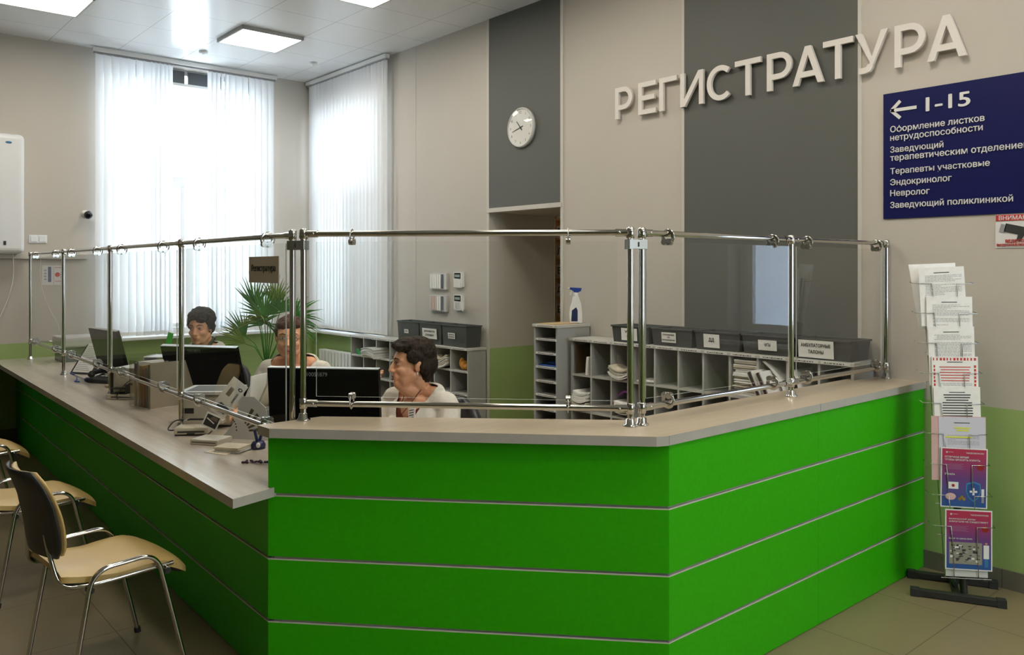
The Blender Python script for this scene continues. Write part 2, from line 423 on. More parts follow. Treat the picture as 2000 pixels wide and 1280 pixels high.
for nm, a, b in (('baseboard_back', (X0, YB - .012, 0), (XR, YB, .11)), ('baseboard_right', (XR - .012, Y0, 0), (XR, 4.95, .10))):
    mb = MB(); mb.box(a, b, M_base); struct(nm, mb)
mb = MB(); mb.box((XR - .012, 5.95, 0), (XR, YB, .10), M_base); struct('baseboard_right_far', mb)

# ------------------------------------------------------------------ windows
def window(name, axis, a0, a1, z0, z1, plane, panes, ztr, gm=None):
    gm = gm or M_wglass
    """plastic window: root empty, frame, glass, sill"""
    r = bpy.data.objects.new(name, None); C.objects.link(r); tag(r, None, None, None, 'structure')
    def P(a, t, z): return (a, plane + t, z) if axis == 'x' else (plane + t, a, z)
    f = MB(); w = .06
    f.box(P(a0, 0, z0), P(a1, .07, z0 + w), M_upvc); f.box(P(a0, 0, z1 - w), P(a1, .07, z1), M_upvc)
    f.box(P(a0, 0, z0 + w), P(a0 + w, .07, z1 - w), M_upvc); f.box(P(a1 - w, 0, z0 + w), P(a1, .07, z1 - w), M_upvc)
    if ztr < z1 - w: f.box(P(a0 + w, 0, ztr - w / 2), P(a1 - w, .07, ztr + w / 2), M_upvc)
    for q in panes: f.box(P(q - .045, 0, z0 + w), P(q + .045, .07, ztr - w / 2), M_upvc)
    f.build('window_frame', r, .004)
    e = [a0] + list(panes) + [a1]
    for i in range(len(e) - 1):
        g = MB(); g.box(P(e[i] + .05, .03, z0 + .05), P(e[i + 1] - .05, .036, ztr - .02), gm); g.build('pane', r)
        s = MB(); p0, p1 = e[i] + .064, e[i + 1] - .064; q0, q1 = z0 + .064, min(ztr, z1 - .06) - .034
        for a, b, c_, d in ((p0, p1, q0, q0 + .05), (p0, p1, q1 - .05, q1), (p0, p0 + .05, q0 + .05, q1 - .05), (p1 - .05, p1, q0 + .05, q1 - .05)):
            s.box(P(a, -.012, c_), P(b, .028, d), M_upvc)
        s.build('sash', r, .004)
    if ztr < z1 - .1: g = MB(); g.box(P(a0 + .05, .03, ztr), P(a1 - .05, .036, z1 - .05), gm); g.build('pane', r)
    return r
w1 = window('window_1', 'x', 2.36, 4.18, .97, 3.975, YB + .14, (3.36,), 2.72)
M_tint = mat('dark_transom_panel', (.05, .055, .06), .35)
mb = MB()
for a, b in ((2.43, 2.78), (2.82, 3.285), (3.325, 3.72), (3.76, 4.11)): mb.box((a, YB + .10, 3.815), (b, YB + .125, 3.955), M_tint)
mb.box((2.43, YB + .10, 3.785), (4.11, YB + .128, 3.815), M_lgrey)
tag(mb.build('transom_panel', w1), 'dark panels closing the top of the window')
w2 = window('window_2', 'y', 7.74, 9.28, .955, 3.66, XR + .14, (8.47,), 2.72)
w3 = window('window_3', 'y', .86, 1.40, 1.2, 2.35, XR + .14, (), 2.35, translucent_material('frosted_pane', (.86, .92, 1.0), .85))
w4 = window('window_fill', 'x', 2.5, 4.6, .95, 3.45, Y0 - .2, (3.55,), 2.7)  # unseen window, added to throw daylight on the right green face
for nm, a, b in (('window_sill_back', (2.25, YB - .16, .93), (4.30, YB + .14, .965)), ('window_sill_right', (XR - .13, 7.60, .92), (XR + .14, 9.34, .955)), ('window_sill_hall', (XR - .06, .83, 1.165), (XR + .14, 1.43, 1.2))):
    mb = MB(); mb.box(a, b, M_upvc); struct(nm, mb, .008)
# the house across the yard, seen through the gap between the slats
r = thing('neighbouring_house', 'pale house across the yard seen through the gap between the blinds', 'building', (3, 17, -3))
M_fac = mat('pale_facade', (.80, .80, .78), .8, noise=.03); M_fwin = mat('facade_window', (.30, .36, .42), .2)
mb = MB(); mb.box((-6, 0, 0), (14, 4, 13), M_fac); mb.build('wall', r)
mb = MB(); mb.box((-6.2, -.25, 6.6), (14.2, 0, 6.85), M_fac); mb.box((-6.2, -.35, 12.8), (14.2, 0, 13.2), M_fac); mb.build('cornice', r)
for fx in (-4.2, -1.6, 1.0, 3.6, 6.2):
    for fz in (3.9, 8.2):
        mb = MB(); mb.box((fx, -.03, fz), (fx + 1.1, .0, fz + 1.9), M_fwin); mb.box((fx + .5, -.05, fz), (fx + .6, -.03, fz + 1.9), M_upvc); mb.build('window', r)

# ------------------------------------------------------------------ vertical blinds
def blind(label, axis, a0, a1, plane, ranges, face, tassel=None):
    r = thing('vertical_blind', label, 'blind', (a0, plane, 0) if axis == 'x' else (plane, a0, 0))
    inv = Matrix.Translation(-r.location)
    def P(a, t, z): return (a, plane + t, z) if axis == 'x' else (plane + t, a, z)
    h = MB(); h.box(P(a0, -.03, ZC - .055), P(a1, .03, ZC - .012), M_white, inv); h.build('headrail', r, .004)
    c = MB(); c.box(P(a0 + .01, -.008, ZC - .075), P(a1 - .01, .008, ZC - .055), M_inkg, inv); c.build('track', r)
    random.seed(5)
    for p0, p1, n, ang0 in ranges:
        for i in range(n):
            a = p0 + (p1 - p0) * (i + .5) / n; g = radians(ang0 + random.uniform(-7, 7))
            if axis == 'y': g += pi / 2
            s = MB(); w = .044; zb = .985 + random.uniform(-.004, .004); zt = ZC - .075
            vs = []; K = 4
            for z in (zb, zt):
                for k in range(K + 1):
                    u = -w + 2 * w * k / K; vs.append((u, .007 * (1 - (u / w) ** 2), z))
            s.add(vs, [(k, k + 1, K + 2 + k, K + 1 + k) for k in range(K)], M_slat, True, inv @ T(*P(a, 0, 0)) @ RZ(g))
            s.box((-w, -.002, zb - .004), (w, .004, zb + .035), M_white, inv @ T(*P(a, 0, 0)) @ RZ(g))
            s.build('slat', r)
    ch = MB(); q = [P(p, -.02, .995) for p in (ranges[0][0] + .03, ranges[0][1] - .03)]
    ch.cyl(q[0], q[1], .0025, M_white, 6, inv)
    if tassel: ch.cyl(P(tassel, -.03, ZC - .08), P(tassel, -.03, 1.6), .002, M_white, 6, inv)
    ch.build('bead_chain', r)
    return r
blind('white vertical blind with a gap in its middle on the back wall window', 'x', 2.27, 4.30, YB - .10,
      [(2.30, 2.86, 7, 12), (2.86, 3.09, 5, 40), (3.47, 3.72, 5, 40), (3.72, 4.27, 7, 12)], -1)
blind('closed white vertical blind on the right wall beside the corner', 'y', 7.55, 9.40, XR - .09, [(7.57, 9.34, 23, 14)], -1, 7.575)

# ------------------------------------------------------------------ ceiling lights and detectors
def ceiling_light(x, y, label, dz=.035):
    r = thing('ceiling_light', label, 'ceiling light', (x, y, ZC - dz), group='square light panels on the ceiling')
    f = MB(); a = .318; f.box((-a, -a, 0), (a, -a + .018, dz), M_lamph); f.box((-a, a - .018, 0), (a, a, dz), M_lamph)
    f.box((-a, -a, 0), (-a + .018, a, dz), M_lamph); f.box((a - .018, -a, 0), (a, a, dz), M_lamph); f.build('frame', r)
    d = MB(); d.box((-a + .018, -a + .018, .004), (a - .018, a - .018, .012), M_panel); d.build('diffuser', r)
    return r
l0 = ceiling_light(3.478, 7.915, 'square white light panel nearest the back corner, whole in view')
ceiling_light(1.564, 7.94, 'bright light panel cut by the top left corner of the picture')
ceiling_light(3.478, 5.95, 'light panel just showing at the top edge above the clock wall')
for x, y, lb in ((1.564, 4.0, 'over the left desk'), (3.478, 4.0, 'over the space behind the counter'), (3.478, 2.0, 'over the right green face'), (1.564, 2.0, 'over the front green face'),
                 (3.478, .05, 'beside the hall window'), (1.564, .05, 'over the viewer'), (1.564, -2.0, 'far behind the viewer'), (3.478, -2.0, 'far behind the viewer by the right wall')):
    dup(l0, (x, y, ZC - .035), 0, 'square ceiling light panel ' + lb)
for x, y, lb in ((3.227, 8.79, 'left of the two small round ceiling detectors'), (4.343, 8.46, 'right of the two small round ceiling detectors near the corner')):
    r = thing('smoke_detector', lb, 'smoke detector', (x, y, ZC), group='round detectors on the ceiling')
    mb = MB(); mb.lathe([(.0, -.03), (.03, -.03), (.045, -.018), (.045, 0)], M_white); mb.build('cover', r)
    mb = MB(); mb.lathe([(.0, -.034), (.012, -.034), (.014, -.028)], M_lgrey); mb.build('sensor', r)
r = thing('ceiling_light', 'unseen light panel added to brighten the record room beyond the doorway', 'ceiling light', (6.9, 6.2, 2.87))  # lamp out of view, added to brighten the record room
mb = MB(); mb.box((-.31, -.31, 0), (.31, .31, .03), M_lamph); mb.build('frame', r)
mb = MB(); mb.box((-.29, -.29, -.004), (.29, .29, .0), M_panel); mb.build('diffuser', r)

# ------------------------------------------------------------------ the counter
A = Vector((1.44, 3.20)); B = Vector((2.53, 2.00)); D = Vector((1.60, YB))       # face corners on the floor plan
cnt = thing('reception_counter', 'bright green reception counter with grey grooves between its boards', 'reception counter', (2.53, 2.0, 0))
inv = Matrix.Translation(-cnt.location)
core = MB()
core.prism([(1.462, 3.19), (2.538, 2.012), (XR - .002, 2.012), (XR - .002, 2.20), (2.63, 2.20), (1.68, 3.215)], 0, 1.02, M_alu, inv)
core.build('core', cnt)
core = MB(); core.prism([(1.456, 3.2), (1.69, 3.215), (1.84, YB - .001), (1.616, YB - .001)], 0, .762, M_alu, inv); core.build('core', cnt)
def board(p, q, z0, z1, th=.012):
    p = Vector(p); q = Vector(q); d = (q - p).normalized(); n = Vector((d.y, -d.x)) * -1   # inward
    if n.dot(Vector((3, 5)) - p) < 0: n = -n
    b = MB(); b.prism([p, q, q + n * th, p + n * th], z0, z1, M_green, inv); b.build('green_board', cnt, .0012)
    return n
rows = [(.004, .248), (.262, .506), (.520, .766), (.780, 1.018)]
for z0, z1 in rows:
    board(A + Vector((.0, 0)), B, z0, z1)
    board(B + Vector((.0, 0)), (3.655, 2.0), z0, z1); board((3.656, 2.0), (XR - .004, 2.0), z0, z1)
for z0, z1 in rows[:2] + [(.520, .758)]:
    board(A, A.lerp(D, .5), z0, z1); board(A.lerp(D, .5002), (1.598, YB - .004), z0, z1)
# end board of the raised wall
eb = MB(); eb.prism([(1.444, 3.204), (1.692, 3.222), (1.685, 3.21), (1.45, 3.192)], .80, 1.018, M_green, inv); eb.build('end_board', cnt)
# grey lower lips of the grooves
for i, zz in enumerate((.248, .506, .766)):
    lp = MB()
    for p, q, ok in ((A, B, 1), (B, Vector((XR - .004, 2.0)), 1), (A, Vector((1.598, YB - .004)), zz < .7)):
        if not ok: continue
        d = (q - p).normalized(); n = Vector((-d.y, d.x))
        if n.dot(Vector((3, 5)) - p) < 0: n = -n
        lp.prism([p, q, q + n * .011, p + n * .011], zz, zz + .004, M_trim, inv)
    lp.build('groove_strip', cnt)
wt = MB(); topz = 1.058
wt.prism([(1.407, 3.228), (1.411, 3.127), (2.462, 2.006), (2.505, 1.988), (XR - .002, 1.988), (XR - .002, 2.335), (2.635, 2.318), (1.70, 3.236)], 1.02, topz, M_top, I4, M_edge)
o = wt.build('counter_worktop', bevel=.0015); tag(o, 'raised pale oak worktop running over the front and right green faces', 'worktop')
jt = MB(); jt.box((2.515, 1.9868, 1.0205), (2.518, 1.988, 1.0575), M_inkg); jt.box((3.655, 1.9868, 1.0205), (3.658, 1.988, 1.0575), M_inkg)
jt.build('edge_joint', o)
lw = MB()
lw.prism([(1.262, 3.125), (1.475, 3.185), (1.69, 3.225), (2.64, 2.225), (3.05, 2.225), (3.05, 2.72), (2.80, 2.72), (2.04, 3.55), (2.10, YB - .005), (1.392, YB - .005)], .764, .802, M_desk, I4, M_edge)
o = lw.build('desk_worktop', bevel=.0015); tag(o, 'low pale desk top along the left run, pointed at its near end', 'desk')
lg = MB(); lg.box((3.0, 2.3, 0), (3.03, 2.70, .764), M_cab); lg.build('support_panel', o)
for yy in (3.6, 5.2, 6.6, 8.0): lg = MB(); lg.box((1.86, yy, 0), (2.0, yy + .03, .764), M_cab); lg.build('support_panel', o)

# ------------------------------------------------------------------ chrome rail screens
def flange(mb, x, y, z): mb.lathe([(.0, 0), (.030, 0), (.030, .005), (.021, .010), (.019, .03), (.0145, .032)], M_chrome, 16, T(x, y, z))
def screen(label, P, Q, posts, z_base, z_lo, z_hi, bays, endbase=None, skew=None):
    """a run of chrome rails, posts and clamped glass between plan points P and Q. posts: distance list"""
    P = Vector(P); Q = Vector(Q); d = (Q - P).normalized(); L = (Q - P).length
    r = thing('glass_screen', label, 'glass screen', (P.x, P.y, z_base))
    X = Matrix.Translation(-r.location) @ frame((P.x, P.y, 0), (d.x, d.y, 0), (-d.y, d.x, 0))   # local x along, y inward, z up
    for k, s in enumerate(posts):
        zb = endbase[k] if endbase else z_base
        p = MB(); p.cyl((s, 0, zb + .02), (s, 0, z_hi + .005), .0135, M_chrome, 18, X); p.lathe([(.0, z_hi + .024), (.012, z_hi + .022), (.0175, z_hi + .016), (.0175, z_hi - .02), (.0145, z_hi - .024)][::-1], M_chrome, 16, X @ T(s, 0, 0))
        p.lathe([(.0155, z_lo - .022), (.0175, z_lo - .02), (.0175, z_lo + .02), (.0155, z_lo + .022)], M_chrome, 16, X @ T(s, 0, 0))
        p.build('post', r)
        f = MB(); f.lathe([(.0, 0), (.030, 0), (.030, .005), (.021, .010), (.019, .03), (.0145, .032)], M_chrome, 16, X @ T(s, 0, zb)); f.build('base_flange', r)
    for i in range(len(posts) - 1):
        for z in (z_lo, z_hi):
            b = MB(); b.cyl((posts[i], 0, z), (posts[i + 1], 0, z), .0125, M_chrome, 18, X)
            for q, sg in ((posts[i], 1), (posts[i + 1], -1)):
                b.cyl((q + sg * .012, 0, z), (q + sg * .062, 0, z), .0155, M_chrome, 16, X)
                b.ell((q + sg * .045, -.0155, z), (.006, .003, .006), M_chromed, X, 10, 6)
            b.build('rail', r)
        g0, g1 = posts[i] + .055, posts[i + 1] - .055
        g = MB(); yy = .004
        vs = [(g0, yy - .003, z_lo + .03), (g1, yy - .003, z_lo + .03), (g1, yy + .003, z_lo + .03), (g0, yy + .003, z_lo + .03)]
        vs += [(a, b, z_hi - .035) for a, b, c_ in vs]
        Xg = X @ T((g0 + g1) / 2, 0, 0) @ RZ(radians(skew[i])) @ T(-(g0 + g1) / 2, 0, 0) if skew else X
        g.add(vs, [(0, 1, 5, 4), (2, 3, 7, 6)], M_glass, False, Xg); g.add(vs, [(0, 3, 2, 1), (4, 5, 6, 7), (1, 2, 6, 5), (3, 0, 4, 7)], M_gedge, False, Xg)
        g.build('glass_pane', r)
        for cx_ in [posts[i] + q for q in bays[i]]:
            for z, sg in ((z_lo, 1), (z_hi, -1)):
                k = MB(); k.tube(arc((cx_, 0, z + sg * .013), .026, 0, 360, 28, (0, 1, 0), (0, 0, 1))[:-1], .0032, M_chrome, 8, X, closed=True, flat=3.0)
                k.cyl((cx_ - .009, -.009, z + sg * .034), (cx_ + .009, -.009, z + sg * .034), .014, M_chromed, 20, X)
                k.cyl((cx_ - .009, .017, z + sg * .034), (cx_ + .009, .017, z + sg * .034), .013, M_chromed, 20, X)
                k.cyl((cx_, -.026, z + sg * .034), (cx_, -.021, z + sg * .034), .006, M_chrome, 12, X)
                k.build('clamp', r)
    return r, X
sc_l, XL = screen('long chrome and glass screen standing on the low left desk', (1.578, 3.262), (1.690, 9.30), [0, 1.45, 2.965, 4.475, 5.985], .802, .985, 1.845,
       [[.26, 1.15], [.32, 1.22], [.36, 1.20], [.3, 1.22]])
sc_f, XF = screen('front chrome and glass screen on the raised worktop between the two corners', (1.600, 3.205), (2.548, 2.212), [0, 1.373], 1.058, 1.130, 1.848, [[.21, 1.12]])
sc_r, XRR = screen('right chrome and glass screen on the raised worktop reaching the wall', (2.605, 2.20), (4.80, 2.20), [0, 1.15, 2.195], 1.058, 1.128, 1.848, [[.17, .98], [.15, .92]], None, (-2.5, 0))
# extra tube doubling the near left corner and brackets tying the corner tubes together
for (par, pts, yy) in ((sc_f, ((1.578, 3.262), (1.600, 3.205)), 0), (sc_r, ((2.548, 2.212), (2.605, 2.20)), 0)):
    inv2 = Matrix.Translation(-par.location)
    for z in (1.80,):
        b = MB(); m_ = [(pts[0][0] + pts[1][0]) / 2, (pts[0][1] + pts[1][1]) / 2, z]; dd = Vector((pts[1][0] - pts[0][0], pts[1][1] - pts[0][1], 0)); l_ = dd.length
        b.cbox((0, 0, 0), (l_ + .034, .034, .04), M_chromed, inv2 @ frame(m_, dd, (-dd.y, dd.x, 0))); b.cbox((0, -.0175, 0), (.008, .003, .02), M_ink, inv2 @ frame(m_, dd, (-dd.y, dd.x, 0)))
        b.build('corner_bracket', par, .004)
# inner bent rail at the far end of the left screen
b = MB(); inv2 = Matrix.Translation(-sc_l.location)
b.tube(fillet([(1.69, 9.12, .985), (1.88, 9.05, .985), (1.89, 9.05, .80)], .07), .0125, M_chrome, 12, inv2)
b.build('end_rail', sc_l)
# small hanging sign on the glass
r = thing('desk_sign', 'small taupe sign reading Регистратура fixed to the glass of the left screen', 'sign', (1.545, 3.49, 1.70))
Xs = Matrix.Translation(-r.location) @ frame((1.556, 3.66, 1.637), (-.022, -1, 0), UP)
mb = MB(); mb.box((0, 0, -.002), (.33, .118, .002), M_tan, Xs); mb.build('plate', r)
mb = MB(); mb.text('Регистратура', M_ink, Xs, w=.265, x=.033, y=.052, off=.008, depth=.003); mb.build('lettering', r)
# ------------------------------------------------------------------ wall lettering and signs
def stroke(mb, pts, w, X, d, m, closed=False):
    """flat bar of width w and depth d along a plan path, mitred at the corners"""
    P = [Vector(p) for p in pts]; n = len(P); Lf = []; Rt = []
    for i in range(n):
        a = (P[i] - P[i - 1]).normalized() if i or closed else None; b = (P[(i + 1) % n] - P[i]).normalized() if i < n - 1 or closed else None
        if a is None: a = b
        if b is None: b = a
        na = Vector((-a.y, a.x)); nb = Vector((-b.y, b.x)); q = (na + nb).normalized(); k = w / 2 / max(.35, q.dot(na)); Lf.append(P[i] + q * k); Rt.append(P[i] - q * k)
    vs = [(p.x, p.y, d) for p in Lf] + [(p.x, p.y, d) for p in Rt] + [(p.x, p.y, 0) for p in Lf] + [(p.x, p.y, 0) for p in Rt]; fs = []
    for i in range(n if closed else n - 1):
        j = (i + 1) % n; fs += [(i, n + i, n + j, j), (2 * n + i, 2 * n + j, 3 * n + j, 3 * n + i), (i, j, 2 * n + j, 2 * n + i), (n + i, 3 * n + i, 3 * n + j, n + j)]
    if not closed: fs += [(0, 2 * n, 3 * n, n), (n - 1, 2 * n - 1, 4 * n - 1, 3 * n - 1)]
    mb.add(vs, fs, m, False, X)
def letter_strokes(ch, w, h, s):
    """centre lines of the bars of one capital letter in a w x h box, bar width s"""
    e = s / 2
    def bow(x0, x1, y0, y1, n=10):
        r = (y1 - y0) / 2; r = min(r, x1 - x0); return [(x0, y1), (x1 - r, y1)] + [(x1 - r + r * sin(pi * k / n), (y0 + y1) / 2 + (y1 - y0) / 2 * cos(pi * k / n)) for k in range(1, n)] + [(x1 - r, y0), (x0, y0)]
    if ch == 'Р': return [[(e, 0), (e, h)], bow(e, w - e, h * .36, h - e)]
    if ch == 'Е': return [[(e, 0), (e, h)], [(e, h - e), (w, h - e)], [(e, h * .51), (w * .92, h * .51)], [(e, e), (w, e)]]
    if ch == 'Г': return [[(e, 0), (e, h)], [(e, h - e), (w, h - e)]]
    if ch == 'И': return [[(e, 0), (e, h)], [(w - e, 0), (w - e, h)], 'p', [(0, 0), (s * 1.15, 0), (w, h), (w - s * 1.15, h)]]
    if ch == 'С': return [[(w * .5 + (w * .5 - e) * cos(radians(a)) * 1.05, h / 2 + (h / 2 - e) * sin(radians(a))) for a in range(48, 313, 12)]]
    if ch == 'Т': return [[(w / 2, 0), (w / 2, h)], [(0, h - e), (w, h - e)]]
    if ch == 'А': return ['p', [(0, 0), (s * 1.08, 0), (w / 2 + s * .55, h), (w / 2 - s * .55, h)], 'p', [(w, 0), (w - s * 1.08, 0), (w / 2 - s * .55, h), (w / 2 + s * .55, h)], [(w * .22, h * .27), (w * .78, h * .27)]]
    if ch == 'У': return ['p', [(0, h), (s * 1.1, h), (w * .56, h * .30), (w * .50, h * .18), (w * .44, h * .28)], 'p', [(w, h), (w - s * 1.1, h), (w * .40, h * .14), (w * .50, h * .10)], [(w * .48, h * .19), (w * .40, e * 1.3), (w * .30, e), (w * .12, e)]]
let = [('Р', 4.319, 4.145), ('Е', 4.085, 3.915), ('Г', 3.882, 3.722), ('И', 3.690, 3.490), ('С', 3.455, 3.240), ('Т', 3.230, 3.030), ('Р', 2.985, 2.806), ('А', 2.800, 2.588), ('Т', 2.592, 2.400), ('У', 2.385, 2.188), ('Р', 2.150, 1.978), ('А', 1.968, 1.760)]
ordn = 'first second third fourth fifth sixth seventh eighth ninth tenth eleventh last'.split()
desc = ['P shaped, at the far left end', 'E shaped, left of the charcoal panel', 'corner shaped, left of the charcoal panel', 'N shaped, over the panel left edge', 'C shaped, on the charcoal panel', 'T shaped, on the charcoal panel', 'P shaped, on the charcoal panel', 'A shaped, on the charcoal panel', 'T shaped, at the panel right edge', 'Y shaped, just right of the panel', 'P shaped, over the blue sign', 'A shaped, above the blue sign']
for (ch, y0, y1), o_, ds in zip(let, ordn, desc):
    r = thing('wall_letter', '%s raised white letter on the wall, %s' % (o_, ds), 'sign letter', (XR - .008, (y0 + y1) / 2, 2.867), group='raised white letters on the wall')
    w = y0 - y1; h = .243; X = frame((0, 0, 0), RW, UP); mb = MB()
    pf = False
    for i, st_ in enumerate(letter_strokes(ch, w, h, .036)):
        if st_ == 'p': pf = True; continue
        if pf: mb.prism(st_, 0, .022 + i * .0003, M_letter, X @ T(-w / 2, 0, .012)); pf = False
        else: stroke(mb, st_, .036, X @ T(-w / 2, 0, .012), .022 + i * .0003, M_letter)
    mb.build('face', r)
    for zz in (.03, h * .9): mb = MB(); q = {'Т': 0, 'А': 0 if zz > .1 else -w * .42, 'У': -w * .40 if zz > .1 else -w * .2}.get(ch, -w / 2 + .018); q = q if ch != 'С' else (-w * .2 if zz > .1 else -w * .2); mb.cyl((q, zz, -.008), (q, zz, .014), .004, M_lgrey, 8, X); mb.build('standoff', r)
r = thing('directory_sign', 'navy blue directory sign with white arrow and department names', 'sign', (XR, 1.8, 1.99))
inv = Matrix.Translation(-r.location)
mb = MB(); mb.box((XR - .008, 1.425, 1.994), (XR, 2.231, 2.732), M_navy, inv); mb.build('board', r, .001)
X = inv @ on_right(0, 0, .0105)
def S(t, y, zc, w, h=None, nm='lettering', off=.012, m=None):
    mb = MB(); v, f = text_geo(t, off); y0 = min(p[1] for p in v); y1 = max(p[1] for p in v); x0 = min(p[0] for p in v); x1 = max(p[0] for p in v)
    hh = h or (y1 - y0) * w / (x1 - x0)
    mb.text(t, m or M_signw, X @ T(-y, zc - hh / 2, 0), w=w, h=hh, off=off, depth=.002); mb.build(nm, r)
S('1-15', 1.987, 2.634, .236, .080, off=.02)
mb = MB()
for a, b in (((0, .0), (.15, .0)), ((.006, .0), (.058, .05)), ((.006, .0), (.058, -.05))):
    a = Vector((*a, 0)); b = Vector((*b, 0)); d = (b - a).normalized(); n = Vector((-d.y, d.x, 0)) * .0095
    mb.prism([(a + n)[:2], (b + n)[:2], (b - n)[:2], (a - n)[:2]], 0, .002, M_signw, X @ T(-2.188, 2.628, 0))
mb.build('arrow', r)
for t, zc, w in (('Оформление листков', 2.514, .508), ('нетрудоспособности', 2.464, .499), ('Заведующий', 2.395, .297), ('терапевтическим отделением', 2.342, .728),
                 ('Терапевты участковые', 2.268, .534), ('Эндокринолог', 2.203, .340), ('Невролог', 2.139, .222), ('Заведующий поликлиникой', 2.070, .646)):
    S(t, 2.188, zc, w)
r = thing('warning_sign', 'small red and white notice with a camera drawing under the blue sign', 'sign', (XR, 1.5, 1.81)); inv = Matrix.Translation(-r.location)
mb = MB(); mb.box((XR - .004, 1.42, 1.811), (XR, 1.629, 1.989), M_signw, inv); mb.build('plate', r)
X = inv @ on_right(0, 0, .0055)
mb = MB(); mb.prism([(-1.627, 1.955), (-1.422, 1.955), (-1.422, 1.987), (-1.627, 1.987)], 0, .001, M_red, X); mb.build('red_band', r)
S('ВНИМАНИЕ', 1.612, 1.971, .175, nm='heading'); S('ВЕДЕТСЯ', 1.58, 1.846, .10, m=M_red); S('ВИДЕОНАБЛЮДЕНИЕ', 1.622, 1.826, .19, m=M_red)
mb = MB(); Xc = X @ T(-1.535, 1.905, .001) @ RZ(-.25)
mb.prism([(-.05, -.02), (.06, -.02), (.06, .025), (-.05, .025)], 0, .001, M_ink, Xc); mb.prism([(-.072, -.026), (-.045, -.026), (-.045, .018), (-.072, .018)], 0, .001, M_inkg, Xc)
mb.prism([(.02, -.05), (.04, -.05), (.05, -.02), (.02, -.02)], 0, .001, M_ink, Xc); mb.build('camera_drawing', r)

# ------------------------------------------------------------------ clock
r = thing('wall_clock', 'round white wall clock with silver rim on the charcoal panel', 'clock', (XR - .006, 5.45, 2.955))
X = frame((0, 0, 0), RW, UP); R = .178
mb = MB(); mb.lathe([(.0, 0), (R, 0), (R, .022), (R - .006, .03), (R - .014, .032), (R - .017, .022)], M_lgrey, 48, X, False); mb.build('rim', r)
M_dial = mat('clock_dial', (.74, .73, .70), .5); mb = MB(); mb.lathe([(.0, .024), (R - .014, .024)], M_dial, 48, X, False); mb.build('dial', r)
mb = MB()
for k in range(12):
    a = pi / 2 - 2 * pi * (k + 1) / 12; t = str(k + 1); mb.text(t, M_ink, X @ T(.135 * cos(a), .135 * sin(a) - .011, .0252), h=.022, align='C', off=.0)
mb.build('numerals', r)
def hand(nm, ang, l, w, tail=.035):
    a = radians(90 - ang); h = MB(); h.prism([(-tail, -w), (l, -w * .6), (l, w * .6), (-tail, w)], 0, .0015, M_ink, X @ RZ(a) @ T(0, 0, .0265 + l * .01)); h.build(nm, r)
hand('hour_hand', 320, .075, .0045); hand('minute_hand', 254, .115, .003)
M_dome = glass_material('domed_glass', (.99, .99, .99)); mb = MB(); mb.lathe([(.0, .042), (.08, .040), (.13, .035), (R - .015, .031)][::-1], M_dome, 48, X, False); mb.build('glass_cover', r)

# ------------------------------------------------------------------ things on the walls
for i, (z, lb1, lb2) in enumerate(((1.492, 'upper grooved wall console beside the screened controller', 'upper wall controller with a closed flap and small screen'), (1.272, 'lower grooved wall console with pinkish strips', 'lower wall controller with its flap open to the right'))):
    r = thing('wall_console', lb1, 'wall console', (XR, 6.70, z), group='wall consoles over the black baskets')
    X = frame((0, .15, 0), RW, UP)
    mb = MB(); mb.prism([(0, 0), (.285, 0), (.285, .165), (0, .165)], 0, .028, M_lgrey, X); mb.build('body', r, .004)
    for k in range(6):
        mt = M_paper if k != 5 else mat('console_dark_strip', (.10, .11, .14), .5)
        if i and k in (0, 1, 2): mt = mat('console_pink_strip', (.60, .47, .42), .5)
        s = MB(); s.prism([(.022 + k * .037, .012), (.050 + k * .037, .012), (.050 + k * .037, .153), (.022 + k * .037, .153)], .028, .036, mt, X); s.build('strip', r)
    r = thing('wall_controller', lb2, 'controller', (XR, 6.35, z + .03), group='wall controllers over the black baskets')
    X = frame((0, .09, 0), RW, UP)
    mb = MB(); mb.prism([(0, .012), (.012, 0), (.10, -.008), (.135, 0), (.135, .145), (0, .145)], 0, .03, M_white, X); mb.build('body', r, .006)
    mb = MB(); mb.prism([(.014, .085), (.112, .08), (.112, .138), (.014, .138)], .03, .033, M_black, X); mb.prism([(.024, .098), (.102, .096), (.102, .122), (.024, .122)], .033, .034, mat('lcd', (.28, .36, .33), .3), X); mb.build('screen', r)
    if i == 0: mb = MB(); mb.prism([(.008, .0), (.118, -.005), (.118, .075), (.008, .08)], .03, .038, M_white, X); mb.build('flap', r, .003)
    else:
        mb = MB(); mb.prism([(0, .0), (.10, -.01), (.10, .07), (0, .075)], 0, .006, M_white, X @ T(.135, 0, .03) @ RY(-.5)); mb.build('flap', r, .002)
        mb = MB()
        for a in range(3):
            for b in range(4): mb.prism([(.030 + a * .024, .008 + b * .016), (.046 + a * .024, .008 + b * .016), (.046 + a * .024, .019 + b * .016), (.030 + a * .024, .019 + b * .016)], .03, .033, M_lgrey, X)
        mb.build('keypad', r)
r = thing('wall_air_cleaner', 'tall white rounded appliance hung on the back wall at the left edge', 'appliance', (1.30, YB, 1.84)); inv = Matrix.Translation(-r.location)
mb = MB(); mb.box((.95, YB - .21, 1.85), (1.64, YB - .02, 3.02), M_upvc, inv); mb.build('housing', r, .05, seg=4)
mb = MB(); mb.ell((1.50, YB - .212, 2.93), (.028, .003, .012), mat('badge_blue', (.02, .16, .32), .4), inv); mb.build('badge', r)
mb = MB(); mb.box((1.455, YB - .214, 1.93), (1.478, YB - .208, 1.97), M_ink, inv); mb.build('port', r)
mb = MB(); mb.tube(fillet([(1.56, YB - .06, 1.85), (1.57, YB - .04, 1.6), (1.51, YB - .03, 1.35), (1.40, YB - .03, 1.12), (1.36, YB - .03, .97)], .2), .005, M_white, 8); tag(mb.build('power_cord'), 'thin white cord hanging down the wall from the white appliance', 'cord')
